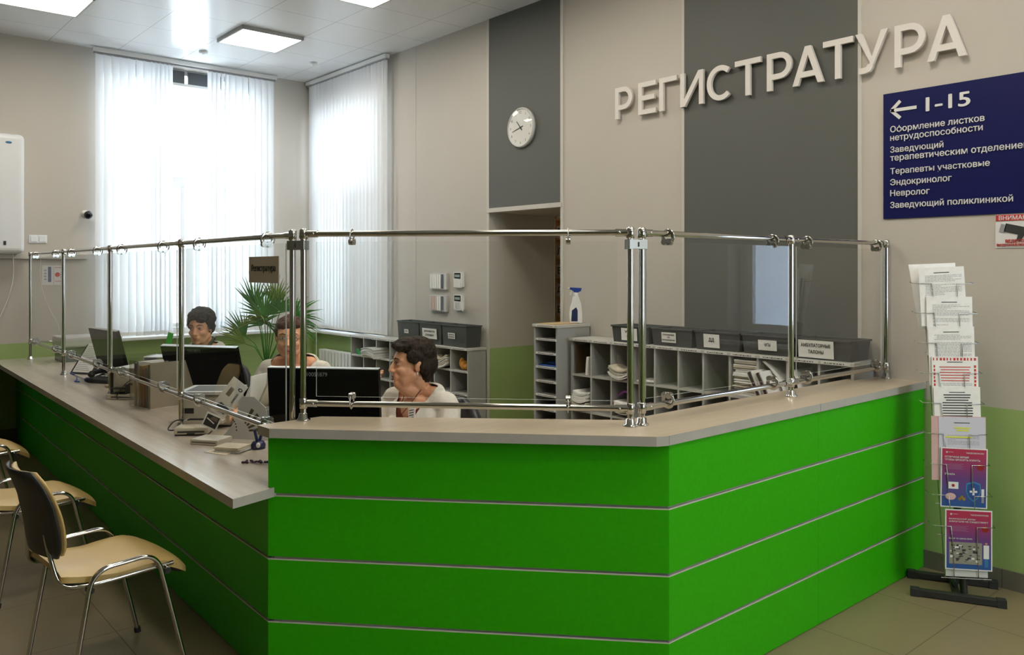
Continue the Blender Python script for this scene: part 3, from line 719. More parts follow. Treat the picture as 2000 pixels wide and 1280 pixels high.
r = thing('light_switch', 'double white light switch on the back wall left of the blind', 'light switch', (1.79, YB, 1.96)); 
mb = MB(); mb.box((-.082, -.010, 0), (.082, 0, .084), M_upvc); mb.build('plate', r, .003)
for xx in (-.038, .038): mb = MB(); mb.box((xx - .03, -.017, .012), (xx + .03, -.010, .072), M_upvc); mb.build('rocker', r, .003)
r = thing('security_camera', 'small black ball camera on a white bracket left of the back window blind', 'security camera', (2.235, YB, 2.26))
mb = MB(); mb.lathe([(.0, .03), (.03, .03), (.035, .0)], M_white, 18, T(-.01, 0, .02) @ RX(radians(90))); mb.cyl((-.01, -.03, .02), (.0, -.075, .01), .016, M_white); mb.build('bracket', r)
mb = MB(); mb.ell((0, -.10, 0), (.043, .043, .043), M_blackm); mb.build('ball', r)
mb = MB(); mb.lathe([(.0, .008), (.02, .006), (.022, .0)], M_black, 16, T(-.012, -.138, -.01) @ RX(radians(100))); mb.build('lens', r)
for x, lb, k in ((1.875, 'white notice with a blue column, a reflection in the glass built as a sheet', 0), (1.985, 'white notice with red lines, a reflection in the glass built as a sheet', 1)):  # sheets stand in for reflections of notices in the glass screen
    r = thing('mirrored_notice', lb, 'notice', (x, YB, 1.535), group='sheets standing in for notices mirrored in the glass'); X = frame((-.05, -.001, 0), (1, 0, 0), UP)
    mb = MB(); mb.prism([(0, 0), (.104, 0), (.104, .20), (0, .20)], 0, .001, M_signw, X); mb.build('sheet', r)
    mb = MB(); m_ = (mat('notice_blue', (.04, .06, .22), .5), M_red)[k]
    if k == 0: mb.prism([(.055, .03), (.085, .03), (.085, .185), (.055, .185)], .001, .0015, m_, X); [mb.prism([(.02, .05 + q * .03), (.042, .05 + q * .03), (.042, .066 + q * .03), (.02, .066 + q * .03)], .001, .0015, M_inkg, X) for q in range(4)]
    else:
        for q in (.035, .175): mb.prism([(.008, q), (.096, q), (.096, q + .006), (.008, q + .006)], .001, .0015, m_, X)
        mb.lathe([(.018, .001), (.024, .0012)], m_, 18, X @ T(.032, .105, 0)); [mb.prism([(.062, .075 + q * .025), (.092, .075 + q * .025), (.092, .085 + q * .025), (.062, .085 + q * .025)], .001, .0015, M_ink, X) for q in range(3)]
    mb.build('print', r)

# ------------------------------------------------------------------ radiator under the right window
r = thing('radiator', 'white sectional radiator under the right hand window', 'radiator', (XR - .075, 8.66, .14))
M_rad = mat('radiator_white', (.82, .83, .82), .35)
n = 10
for k in range(n):
    y = -.39 + .078 * (k + .5) - .005 + .0; s = MB()
    s.box((-.045, y - .033, .03), (-.038, y + .033, .56), M_rad); s.box((-.038, y - .006, .03), (.03, y + .006, .57), M_rad)
    s.box((.02, y - .033, .03), (.03, y + .033, .56), M_rad); s.cbox((-.005, y, .575), (.085, .066, .03), M_rad); s.cbox((-.005, y, .02), (.08, .066, .04), M_rad); s.build('section', r, .006)
for z in (.04, .55): p = MB(); p.cyl((-.005, -.41, z), (-.005, .40, z), .016, M_rad); p.build('manifold', r)
p = MB(); p.tube(fillet([(-.005, .40, .04), (-.005, .50, .04), (-.005, .50, -.14)], .04), .011, M_rad); p.build('pipe', r)
for q in (-.3, .3): p = MB(); p.box((.0, q - .01, .45), (.06, q + .01, .47), M_rad); p.build('wall_bracket', r)

# ------------------------------------------------------------------ pigeonhole units
def pigeonholes(label, x0, x1, y0, y1, ztop, ncol, pitch, nrow, strip=True, m=M_cab):
    r = thing('pigeonhole_unit', label, 'pigeonhole unit', ((x0 + x1) / 2, (y0 + y1) / 2, 0), group='pigeonhole units')
    inv = Matrix.Translation(-r.location); t = .018; zb = ztop - nrow * pitch
    p = MB(); p.box((x0 - .012, y0 - .008, ztop - .022), (x1, y1 + .008, ztop), M_cabf, inv); p.build('top_panel', r, .0015)
    for y in (y0, y1 - t): p = MB(); p.box((x0, y, 0), (x1, y + t, ztop - .022), m, inv); p.build('side_panel', r, .001)
    p = MB(); p.box((x1 - .008, y0 + t, .0), (x1, y1 - t, ztop - .022), m, inv); p.build('back_panel', r)
    w = (y1 - y0 - t) / ncol
    for i in range(1, ncol):
        y = y0 + w * i; p = MB(); p.box((x0 + .001, y, zb), (x1 - .008, y + t * .8, ztop - .022), m, inv); p.box((x0, y, zb), (x0 + .001, y + t * .8, ztop - .022), M_cabf, inv); p.build('divider', r)
    for j in range(1, nrow + 1):
        z = ztop - pitch * j; p = MB(); p.box((x0 + .002, y0 + t, z - .016), (x1 - .008, y1 - t, z), m, inv); p.box((x0 + .0012, y0 + t, z - .016), (x0 + .002, y1 - t, z), M_cabf, inv); p.build('shelf', r)
    if zb > .12: p = MB(); p.box((x0 + .02, y0 + t, 0), (x0 + .035, y1 - t, zb - .016), m, inv); p.build('plinth', r)
    if strip:
        random.seed(int(y0 * 100)); X = inv @ frame((x0 - .0125, 0, 0), RW, UP)
        for j in range(0, nrow + (0 if strip != 'tall' else 1)):
            z = ztop - pitch * j - (.019 if j == 0 else .016); s = MB(); xo = 0 if j == 0 else -.012
            for i in range(ncol):
                if strip == 'top' and j > 0: break
                a = -(y0 + w * (i + 1)) + random.uniform(.005, .02); b = -(y0 + w * i) - random.uniform(.005, .02)
                s.prism([(a, z), (b, z), (b, z + .0165), (a, z + .0165)], xo, xo + .0008, M_strip, X)
                c = a + .02
                while c < b - .03:
                    l = random.uniform(.006, .02); s.prism([(c, z + .005), (min(c + l, b - .01), z + .005), (min(c + l, b - .01), z + .0105), (c, z + .0105)], xo + .0008, xo + .0011, M_ink, X); c += l + .005
            if s.v: s.build('label_strip', r)
    return r
uA = pigeonholes('long grey pigeonhole unit of eleven columns behind the right counter', 4.558, XR - .015, 2.275, 4.57, 1.157, 11, .277, 4, 'top')
uC = pigeonholes('tall narrow grey letter rack of single slots beside the doorway', 4.458, XR - .015, 4.619, 4.892, 1.256, 1, .1115, 10, 'tall')
uB = pigeonholes('grey pigeonhole unit left of the doorway under the three baskets', 4.613, XR - .015, 5.956, 8.096, .965, 8, .213, 4, True)

# ------------------------------------------------------------------ baskets
def basket(label, x0, x1, y0, y1, z0, h, card=None, lines=(), group=None, pos=.5, cw=.13, chh=.075):
    r = thing('storage_basket', label, 'basket', ((x0 + x1) / 2, (y0 + y1) / 2, z0), group=group)
    a, b = (x1 - x0) / 2, (y1 - y0) / 2; k = .93; mb = MB(); t = .006
    def ring(s, z, i=0): return [(-a * s + i, -b * s + i, z), (a * s - i, -b * s + i, z), (a * s - i, b * s - i, z), (-a * s + i, b * s - i, z)]
    vs = ring(k, 0) + ring(1, h) + ring(1, h, t) + ring(k, .006, t)
    fs = [(3, 2, 1, 0)]
    for q in range(4):
        n = (q + 1) % 4; fs += [(q, n, 4 + n, 4 + q), (4 + q, 4 + n, 8 + n, 8 + q), (8 + q, 8 + n, 12 + n, 12 + q)]
    fs.append((12, 13, 14, 15)); mb.add(vs, fs, M_basket); mb.build('tub', r, .003)
    m = MB(); e = .006
    for p, q in (((-a - e, -b - e), (a + e, -b + .006)), ((-a - e, b - .006), (a + e, b + e)), ((-a - e, -b - e), (-a + .006, b + e)), ((a - .006, -b - e), (a + e, b + e))): m.box((p[0], p[1], h - .012), (q[0], q[1], h), M_basket)
    m.build('rim', r, .002)
    hh = MB()
    for i in range(7):
        for j in range(3):
            y = -b * .86 + i * b * .06; z = .045 + j * .014; xf = -a * (k + (1 - k) * z / h) - .0006
            hh.box((xf - .0005, y - .0028, z - .0028), (xf, y + .0028, z + .0028), M_ink)
    hh.build('perforations', r)
    if card:
        X = frame((-a - .004, b - 2 * b * pos + cw / 2, h * .5 - chh / 2), RW, (-.07, 0, 1))
        c = MB(); c.prism([(0, 0), (cw, 0), (cw, chh), (0, chh)], 0, .001, M_paper, X); c.build('label_card', r)
        c = MB()
        for i, (t_, wf) in enumerate(lines):
            hh_ = chh / (len(lines) + .7); c.text(t_, M_ink, X @ T(0, chh - (i + 1) * hh_ - .002, .0014), x=cw / 2, h=hh_ * .58, w=cw * wf, align='C', off=.04)
        c.build('lettering', r)
    return r
gA = 'dark baskets on the long pigeonhole unit'; gB = 'dark baskets on the far pigeonhole unit'
zt = 1.157
basket('dark basket with a partly hidden УРО card, leftmost on the long unit', 4.575, XR - .03, 3.80, 4.155, zt, .125, 1, (('УРО', .55), ('ОН', .3)), gA, .5, .15, .09)
basket('dark basket with a small three line card, second on the long unit', 4.575, XR - .03, 3.42, 3.775, zt, .125, 1, (('ПОЛУЧЕННЫЕ', .8), ('ИЗ', .15), ('ПРОИЗВОДСТВА', .9)), gA, .45, .125, .07)
basket('dark basket with a big two letter card, middle one on the long unit', 4.575, XR - .03, 3.045, 3.40, zt, .125, 1, (('', .1), ('ДД', .36)) if False else (('ДД', .36),), gA, .40, .125, .09)
basket('dark basket with a small faint word card, left of the basket with two line card', 4.575, XR - .03, 2.665, 3.03, zt, .125, 1, (('ЧИПЫ', .35),), gA, .52, .13, .065)
basket('dark basket with the widest two line card, rightmost on the long unit', 4.575, XR - .03, 2.295, 2.65, zt, .125, 1, (('АМБУЛАТОРНЫЕ', .84), ('ТАЛОНЫ', .44)), gA, .38, .225, .105)
zt = .965
basket('leftmost dark basket by the window, with a small card', 4.625, XR - .03, 6.775, 7.165, zt, .205, 1, (('СМОТР', .7),), gB, .45, .075, .04)
basket('dark basket with a large white card, between two others by the window', 4.625, XR - .03, 6.395, 6.765, zt, .205, 1, (('ДОКУМЕНТЫ', .75), ('СПРАВКИ', .6)), gB, .5, .24, .10)
basket('dark basket nearest the doorway, with a small card at its left', 4.625, XR - .03, 6.0, 6.385, zt, .205, 1, (('АНАЛИЗЫ', .8), ('ПОЛИСЫ', .8)), gB, .42, .11, .055)

# ------------------------------------------------------------------ papers in the pigeonholes
def paper_pile(name, label, x, y, z, w, l, h, n, seed, rz=0, group=None, curl=0, cat='papers', tones=(M_paper, M_paper2)):
    random.seed(seed); r = tag(MB_pile(n, w, l, h, curl, tones).build(name), label, cat, group)
    r.location = (x, y, z); r.rotation_euler.z = rz; return r
def MB_pile(n, w, l, h, curl, tones):
    mb = MB(); t = h / n
    for i in range(n):
        a = random.uniform(-.04, .04); dx = random.uniform(-.008, .008); dy = random.uniform(-.006, .006); th = t * random.uniform(.55, .93)
        K = 6; pts = [(-l / 2 + l * k / K, i * t + curl * (abs(k / K * 2 - 1) ** 2) + (0 if not curl else random.uniform(0, .002))) for k in range(K + 1)]
        mb.sheet([(p, q + th) for p, q in pts], w * random.uniform(.93, 1), tones[0] if random.random() < .7 else tones[1], T(dx, dy, 0) @ RZ(a), th)
    return mb
gP = 'papers in the long pigeonhole unit'
def colA(i): return 4.57 - .018 - .2074 * (i - .5)      # centre of column i from the left
paper_pile('paper_stack', 'tall tight stack of papers filling a whole cell under the ДД basket', 4.66, colA(8), .882, .19, .175, .235, 17, 3, 0, gP, 0, 'papers')
paper_pile('paper_stack', 'fanned white papers sagging out of the third cell, top row', 4.61, colA(3) + .02, .884, .20, .17, .07, 6, 4, .25, gP, .035)
paper_pile('paper_stack', 'single thin sheets lying in the fourth top row cell behind the corner posts', 4.66, colA(4), .884, .2, .16, .012, 2, 9, .1, gP)
paper_pile('paper_stack', 'papers lying in the second row below the notebooks, near the right counter post', 4.62, colA(9) - .01, .605, .26, .17, .16, 9, 6, -.12, gP, .0)
paper_pile('paper_stack', 'loose sheets and folders in the second row, right of the middle post', 4.63, colA(10), .605, .24, .17, .20, 11, 8, .08, gP, .0, tones=(M_paper, mat('kraft_folder', (.42, .27, .13), .7)))
paper_pile('paper_stack', 'white papers in the first cell of the second row', 4.63, colA(1), .605, .22, .15, .14, 5, 12, 0, gP, .02)
paper_pile('paper_stack', 'papers stacked low in the letter rack near the worktop', 4.62, 4.755, .365, .27, .19, .085, 8, 14, .05, None, .012)
# curved leaflets leaning in cells
def leaning(label, x, y, z, h, w, lean, m, name='leaning_file', th=.012, cat='file', curlx=.0, group=None):
    """a thin file standing on its lower edge and leaning sideways in a cell"""
    mb = MB(); K = 6; vs = []
    for k in range(K + 1):
        zz = h * k / K; yy = lean * (k / K) ** (1.0 + curlx)
        vs += [(-w / 2, yy, zz), (w / 2, yy, zz), (w / 2, yy + th, zz), (-w / 2, yy + th, zz)]
    fs = [(3, 2, 1, 0), tuple(4 * K + q for q in range(4))]
    for k in range(K):
        for q in range(4): fs.append((4 * k + q, 4 * k + (q + 1) % 4, 4 * k + 4 + (q + 1) % 4, 4 * k + 4 + q))
    mb.add(vs, fs, m); o = tag(mb.build(name), label, cat, group); o.location = (x, y, z); return o
M_brown = mat('dark_brown_folder', (.07, .035, .018), .5)
leaning('dark brown folder standing in the first cell of the top row', 4.67, colA(1) + .070, .882, .22, .2, .006, M_brown, 'folder', .006, 'folder')
leaning('white sheets bent upright in the first cell of the top row', 4.65, colA(1) - .06, .882, .14, .19, -.012, M_paper, 'bent_sheets', .02, 'papers', 1.0)
leaning('thick curved wad of white sheets leaning in the ninth top row cell', 4.67, colA(9) - .09, .882, .235, .2, .155, M_paper, 'bent_sheets', .025, 'papers', 1.2)
leaning('white sheets leaning in the last but one top row cell', 4.67, colA(10) + .02, .882, .20, .2, .05, M_paper, 'bent_sheets', .02, 'papers', 1)
M_plum = mat('plum_cover', (.05, .022, .04), .5)
for yy, lb in ((colA(9) + .03, 'left of two plum notebooks leaning out of the ninth column'), (colA(9) - .03, 'right of two plum notebooks leaning out of the ninth column')):
    r = thing('notebook', lb, 'notebook', (4.53, yy, .885), group='plum notebooks'); r.rotation_euler = (radians(-26), 0, 0)
    mb = MB(); mb.box((-.07, -.016, .0), (.10, .016, .19), M_paper2); mb.build('pages', r)
    mb = MB(); mb.box((-.074, -.009, .0), (-.0705, .009, .19), M_plum); mb.build('spine', r); mb = MB(); mb.box((-.072, .016, 0), (.10, .018, .192), M_paper); mb.box((-.072, -.018, 0), (.10, -.016, .192), M_paper); mb.build('cover', r)
r = thing('ring_binder', 'purple rimmed plastic pocket of papers in the lower third column', 'binder', (4.60, colA(3), .605), group=None)
mb = MB(); mb.tube(arc((0, 0, .10), .085, 30, 330, 20, (0, 1, 0), (0, 0, 1)), .008, mat('purple_plastic', (.20, .03, .22), .4), 8, flat=1.5); mb.build('rim', r)
random.seed(2); mb = MB_pile(7, .22, .14, .09, .012, (M_paper, M_paper2)); mb.build('papers', r, X=T(.04, 0, .02))
r = thing('blue_folder', 'blue plastic folder lying in the fourth slot of the letter rack', 'folder', (4.63, 4.755, 1.256 - 3 * .1115), group=None); r.name = 'plastic_folder'
mb = MB(); mb.box((-.15, -.105, 0), (.14, .105, .012), mat('blue_plastic', (.02, .08, .38), .35)); mb.build('cover', r, .003)
mb = MB(); mb.sheet([(-.1, .014), (-.03, .03), (.05, .028), (.10, .014)], .28, mat('blue_plastic', (.02, .08, .38), .35)); mb.build('flap', r)
# far unit: papers
def colB(i): return 8.096 - .018 - .2653 * (i - .5)
gQ = 'papers in the far pigeonhole unit'
r = thing('document_pouch', 'bulging clear pouch of papers with green corner in the second cell of the far unit', 'papers', (4.66, colB(2) - .08, .757))
random.seed(8); mb = MB_pile(6, .24, .26, .10, -.02, (M_paper, M_lgrey)); mb.build('papers', r, X=T(-.02, 0, .01)); mb = MB(); mb.prism([(0, 0), (.06, 0), (.0, .06)], 0, .03, mat('green_corner', (.02, .22, .06), .5), frame((-.16, .13, .03), RW, UP)); mb.build('corner', r)
paper_pile('paper_stack', 'crumpled white sheets in the cell right of the dark haired woman', 4.67, colB(7) + .05, .757, .2, .2, .09, 5, 22, .2, gQ, .04)
paper_pile('paper_stack', 'thin papers lying low in the second cell of the far unit', 4.68, colB(2), .544, .2, .2, .05, 4, 24, .1, gQ)
paper_pile('paper_stack', 'thin papers lying in the first cell of the far unit, second row', 4.68, colB(1), .544, .2, .2, .03, 3, 25, -.1, gQ)
r = MB(); Mo = mat('orange_cloth', (.62, .27, .03), .6)
for c, q in (((0, 0, .04), (.04, .03, .045)), ((.01, -.03, .03), (.04, .035, .032)), ((0, .035, .06), (.03, .022, .05))): r.ell(c, q, Mo)
o = tag(r.build('rubber_gloves'), 'bunched orange gloves in the last top cell beside the doorway', 'gloves'); o.location = (4.67, colB(8), .757)
# thin board and spray bottle on the tall rack
mb = MB(); mb.box((-.17, -.09, 0), (.11, .09, .007), mat('thin_board', (.50, .36, .19), .6)); o = tag(mb.build('clipboard'), 'thin tan board lying on top of the tall letter rack', 'board'); o.location = (4.64, 4.755, 1.256)
r = thing('spray_bottle', 'white spray bottle with blue trigger head and navy label on the tall rack', 'spray bottle', (4.735, 4.69, 1.264), radians(-40.8))
prof = [(-.048, 0), (.048, 0), (.050, .02), (.048, .10), (.040, .155), (.024, .20), (.019, .215), (-.019, .215), (-.026, .20), (-.030, .165), (-.046, .12), (-.052, .06)]
mb = MB(); mb.prism(prof, -.030, .030, M_white, RX(pi / 2)); mb.build('bottle', r, .012, seg=4)
mb = MB(); mb.prism([(-.040, .012), (.012, .012), (.012, .10), (-.0, .125), (-.034, .10)], 0, .002, mat('navy_label', (.01, .02, .09), .4), RX(pi / 2) @ T(0, 0, .0302) if False else frame((0, -.0305, 0), (1, 0, 0), UP)); mb.build('label', r)
mb = MB(); mb.prism([(-.040, .012), (.012, .012), (.012, .10), (-.0, .125), (-.034, .10)], 0, .002, mat('navy_label', (.01, .02, .09), .4), frame((0, .0305, 0), (-1, 0, 0), UP) @ SC(-1, 1, 1)); mb.build('label', r)
mb = MB(); mb.lathe([(.017, .212), (.019, .215), (.019, .24), (.014, .245)], M_white); mb.build('collar', r)
mb = MB(); Mb = mat('trigger_blue', (.012, .05, .30), .35); mb.prism([(-.050, .285), (.046, .280), (.040, .256), (.014, .243), (-.012, .245), (-.030, .262), (-.050, .270)], -.014, .014, Mb, RX(pi / 2)); mb.build('spray_head', r, .004)
mb = MB(); mb.cyl((-.05, 0, .278), (-.062, 0, .278), .007, M_white); mb.build('nozzle', r)
mb = MB(); mb.tube([(-.028, 0, .262), (-.040, 0, .245), (-.044, 0, .222)], [.006, .005, .003], M_white, 8); mb.build('trigger', r)
# record shelf beyond the doorway
r = thing('record_shelf', 'orange wooden shelf of card files in the room beyond the doorway', 'shelf', (6.37, 6.6, 0)); inv = Matrix.Translation(-r.location)
for y in (5.9, 6.45, 7.0): p = MB(); p.box((6.2, y, 0), (6.55, y + .02, 2.6), M_wood, inv); p.build('upright', r)
lv = [2.455 - .2105 * k for k in range(11)]
for z in lv: p = MB(); p.box((6.2, 5.92, z - .02), (6.55, 7.0, z), M_wood, inv); p.build('shelf', r)
p = MB(); p.box((6.55, 5.9, 0), (6.56, 7.02, 2.6), M_blackm, inv); p.build('back_panel', r)
for k, (z, t_) in enumerate(zip(lv[1:8], ('В', 'Г', 'Л', 'Б', 'Д', 'Е', 'К'))):
    q = thing('card_file', 'lettered card file on a record shelf beyond the doorway, %s from the top' % ordn[k], 'card file', (6.30, 6.40 if k != 9 else 6.4, z), group='card files beyond the doorway')
    p = MB(); p.box((-.09, -.045, 0), (.2, .045, .135), mat('file_card', (.50, .42, .36), .6)); p.build('box', q, .002)
    p = MB(); p.text(t_, M_ink, frame((-.091, .0, .03), RW, UP), h=.075, align='C', off=.03); p.build('letter', q)
    q2 = thing('card_file', 'dark plain card file beyond the doorway, %s shelf from the top' % ordn[k], 'card file', (6.30, 6.28, z), group='plain card files beyond the doorway')
    p = MB(); p.box((-.06, -.045, 0), (.2, .045, .15), mat('file_dark', (.10, .08, .07), .6)); p.build('box', q2, .002)

r = thing('low_cabinet', 'dark low cabinet along the back wall, just past the far end of the desk', 'cabinet', (-.3, YB - .2, 0)); M_dc = mat('dark_cabinet', (.030, .032, .030), .45)
b = MB(); b.box((-1.7, -.18, .06), (1.64, .19, .76), M_dc); b.box((-1.68, -.15, 0), (1.62, .19, .06), M_blackm); b.build('body', r)
b = MB(); b.box((-1.72, -.21, .76), (1.66, .19, .78), M_dc); b.build('top', r, .002)
for k in range(6):
    xx = -1.7 + k * .557
    for z0, z1 in ((.07, .40), (.406, .75)): b = MB(); b.box((xx + .003, -.198, z0), (xx + .553, -.1805, z1), M_dc); d = b.build('drawer', r, .002); h = MB(); h.box((xx + .22, -.212, z1 - .05), (xx + .34, -.198, z1 - .04), M_chromed); h.build('handle', d)
# ------------------------------------------------------------------ visitor chairs
def visitor_chair(label, x, y, rz):
    r = thing('visitor_chair', label, 'chair', (x, y, 0), rz, group='beige visitor chairs')     # faces local +X, seat .50 wide
    W = .255
    s = MB(); K = 14; J = 12; vs = []; prof = []
    for k in range(K + 1):
        u = k / K; xx = -.235 + .49 * u
        zz = .478 + .018 * (1 - u) ** 3 * 1.5 - .012 * sin(pi * u) + .010 * sin(pi * min(1, max(0, (u - .45) / .45))) - .055 * max(0, (u - .78) / .22) ** 1.6
        hw = .235 * (1 - .10 * (1 - u) ** 2 - .10 * max(0, (u - .82) / .18) ** 2.5) ; prof.append((xx, zz, hw))
    for xx, zz, hw in prof:
        for j in range(J + 1):
            v = -1 + 2 * j / J; vs.append((xx, v * hw, zz + .020 * (1 - abs(v) ** 3.5) + .002))
    n = J + 1; top = [(k * n + j, (k + 1) * n + j, (k + 1) * n + j + 1, k * n + j + 1) for k in range(K) for j in range(J)]
    s.add(vs, top, M_vinyl, True)
    lo = [(a, b, c - (.052 if 0 < i // n < K and 0 < i % n < J else .024)) for i, (a, b, c) in enumerate(vs)]
    m = len(vs); ring = [j for j in range(n)] + [k * n + J for k in range(1, K + 1)] + [K * n + j for j in range(J - 1, -1, -1)] + [k * n for k in range(K - 1, 0, -1)]
    s.add(vs + lo, [(ring[i], ring[(i + 1) % len(ring)], m + ring[(i + 1) % len(ring)], m + ring[i]) for i in range(len(ring))], M_vinyl, True)
    s.build('seat', r)
    s = MB(); s.add(lo, [f[::-1] for f in top], M_blackm, True); s.build('seat_pan', r)
    # backrest: cushion in front, black shell behind
    def back(off, th, m, grow, nm):
        b = MB(); K = 12; J = 12; vs = []
        for side in (0, 1):
            for k in range(K + 1):
                u = k / K; z = .575 + .335 * u; hw = (.205 + .020 * sin(pi * min(1, u * 1.1))) * (1 - .35 * max(0, (u - .80) / .2) ** 2.2 - .16 * max(0, (.18 - u) / .18) ** 2) + grow
                for j in range(J + 1):
                    v = -1 + 2 * j / J; xx = -.262 - .085 * u + .035 * sin(pi * u) * .6 + .038 * v * v
                    bulge = th * (1 - abs(v) ** 4) * (1 - abs(2 * u - 1) ** 6) if side == 0 else 0
                    vs.append((xx + off + (bulge + .004 if side == 0 else -.004), v * hw, z + (grow if u > .5 else -grow)))
        n = J + 1; M_ = (K + 1) * n
        f = [(k * n + j, k * n + j + 1, (k + 1) * n + j + 1, (k + 1) * n + j) for k in range(K) for j in range(J)]
        f2 = [tuple(M_ + a for a in q[::-1]) for q in f]
        ring = [j for j in range(n)] + [k * n + J for k in range(1, K + 1)] + [K * n + j for j in range(J - 1, -1, -1)] + [k * n for k in range(K - 1, 0, -1)]
        b.add(vs, f + f2 + [(ring[(i + 1) % len(ring)], ring[i], M_ + ring[i], M_ + ring[(i + 1) % len(ring)]) for i in range(len(ring))], m, True)
        b.build(nm, r)
    back(.008, .028, M_vinyl, 0, 'backrest'); back(-.012, .010, M_blackm, .006, 'backrest_shell')
    for sg in (-1, 1):
        y = sg * W
        f = MB(); p = fillet([(-.225, y * 1.03, 0), (-.135, y, .515), (.115, y, .525), (.240, y * 1.03, 0)], .075, 8)
        f.tube(p, .0125, M_chrome, 12, flat=.75, up=(0, 1, 0)); f.build('leg_frame', r)
        for xx, nm in ((-.224, 'foot_cap'), (.239, 'foot_cap')): c = MB(); c.cyl((xx, y * 1.03, 0), (xx + (.004 if xx < 0 else -.003), y * 1.03, .022), .0145, M_rubber, 12); c.build(nm, r)
        f = MB(); p = fillet([(-.272, sg * .12, .72), (-.258, sg * .13, .60), (-.235, sg * .20, .455), (-.12, y - sg * .022, .452), (.19, y - sg * .022, .462)], .07, 6)
        f.tube(p, .0115, M_chrome, 12, flat=.75, up=(0, 1, 0)); f.build('back_tube', r)
    for xx in (-.14, .16):
        f = MB(); f.cyl((xx, -W, .448), (xx, W, .448), .010, M_chrome, 10); f.build('cross_tube', r)
        for sg in (-1, 1): f = MB(); f.cyl((xx, sg * (W + .002), .440), (xx, sg * (W - .03), .440), .013, M_rubber, 10); f.build('buffer', r)
    return r
c0 = visitor_chair('nearest beige visitor chair, whole backrest with its black shell in view', .965, 3.765, radians(5))
dup(c0, (.935, 5.06, 0), radians(4), 'second beige visitor chair, its seat showing behind the nearest backrest')
dup(c0, (.905, 6.62, 0), radians(2), 'third beige visitor chair, only its front corner showing at the left edge')

# ------------------------------------------------------------------ office chairs
def office_chair(label, x, y, rz):
    r = thing('office_chair', label, 'chair', (x, y, 0), rz, group='black office chairs behind the counter')  # faces local -Y
    b = MB(); b.cyl((0, 0, .10), (0, 0, .42), .028, M_blackm); b.cyl((0, 0, .07), (0, 0, .14), .04, M_blackm); b.build('column', r)
    for k in range(5):
        a = 2 * pi * k / 5; q = MB(); q.tube([(0, 0, .10), (cos(a) * .15, sin(a) * .15, .095), (cos(a) * .31, sin(a) * .31, .07)], [.026, .02, .014], M_blackm, 10); l = q.build('base_leg', r)
        w = MB(); X = T(cos(a) * .31, sin(a) * .31, .03); w.cyl((-.022, 0, 0), (.022, 0, 0), .029, M_rubber, 14, X); w.build('caster', l)
    s = MB(); s.box((-.25, -.26, .43), (.25, .22, .50), M_blackm); s.build('seat', r, .03, seg=3)
    bk = MB(); K = 8; J = 8; vs = []
    for sd in (0, 1):
        for k in range(K + 1):
            u = k / K; hw = .225 * sqrt(max(.15, 1 - abs(2 * u - 1) ** 3.2))
            for j in range(J + 1):
                v = -1 + 2 * j / J; vs.append((v * hw, .255 + .05 * u - .035 * v * v - .02 * sin(pi * u) + (.03 if sd else -.015), .56 + .42 * u))
    n = J + 1; M_ = (K + 1) * n; f = [(k * n + j, k * n + j + 1, (k + 1) * n + j + 1, (k + 1) * n + j) for k in range(K) for j in range(J)]
    ring = [j for j in range(n)] + [k * n + J for k in range(1, K + 1)] + [K * n + j for j in range(J - 1, -1, -1)] + [k * n for k in range(K - 1, 0, -1)]
    bk.add(vs, f + [tuple(M_ + a for a in q[::-1]) for q in f] + [(ring[(i + 1) % len(ring)], ring[i], M_ + ring[i], M_ + ring[(i + 1) % len(ring)]) for i in range(len(ring))], mat('black_leather', (.03, .03, .035), .3), True)
    bk.build('backrest', r)
    t = MB(); t.tube(fillet([(0, .05, .42), (0, .31, .43), (0, .325, .72)], .06), .02, M_blackm, 8, flat=1.6, up=(0, 0, 1)); t.build('back_bracket', r)
    for sg in (-1, 1):
        a = MB(); a.tube(fillet([(sg * .22, .08, .44), (sg * .30, .08, .50), (sg * .30, .08, .67), (sg * .29, -.16, .68)], .05), .014, M_blackm, 10); a.build('armrest', r)
    return r

# ------------------------------------------------------------------ monitors
def monitor(label, x, y, ez, w, h, tilt, ztop, mark=None):
    """ez: direction (dx,dy) along the panel width, seen from the visitors' side left to right"""
    d = Vector((ez[0], ez[1], 0)).normalized(); nb = Vector((d.y, -d.x, 0))      # toward the visitors
    r = thing('monitor', label, 'monitor', (x, y, .802)); X0_ = frame((0, 0, 0), d, (0, 0, 1))   # local z = toward visitors
    b = MB(); b.prism([(-.13, -.09), (.13, -.09), (.13, .09), (-.13, .09)], 0, .012, M_blackm, frame((0, 0, 0), d, -nb)); b.build('base', r, .005)
    nk = MB(); nk.tube([(0, 0, .01), tuple(-nb * .02 + Vector((0, 0, .18)))], [.028, .022], M_blackm, 10, flat=.6, up=tuple(d)); nk.build('neck', r)
    Xp = T(0, 0, ztop - .802) @ frame((0, 0, 0), d, (0, 0, 1)) @ RX(radians(tilt)) @ T(0, -h, 0)
    # after the tilt the top leans toward the visitors
    Xp = T(0, 0, ztop - .802 - h * cos(radians(tilt))) @ frame((0, 0, 0), d, (0, 0, 1)) @ RX(radians(tilt))
    p = MB(); p.prism([(-w / 2, 0), (w / 2, 0), (w / 2, h), (-w / 2, h)], -.03, 0, M_black, Xp); p.build('panel', r, .002)
    e = MB(); m_ = mat('monitor_rim', (.55, .57, .58), .3, .6); e.prism([(-w / 2, h), (w / 2, h), (w / 2, h + .004), (-w / 2, h + .004)], -.03, .001, m_, Xp); e.build('top_rim', r)
    if mark: t = MB(); t.text(mark, M_inkg, Xp @ T(0, 0, .0012), h=.018, x=-w * .14, y=h - .034, off=0); t.build('inventory_mark', r)
    return r
monitor('farthest black monitor standing before the back window blind', 1.905, 7.20, (.10, -1), .58, .36, 14, 1.205)
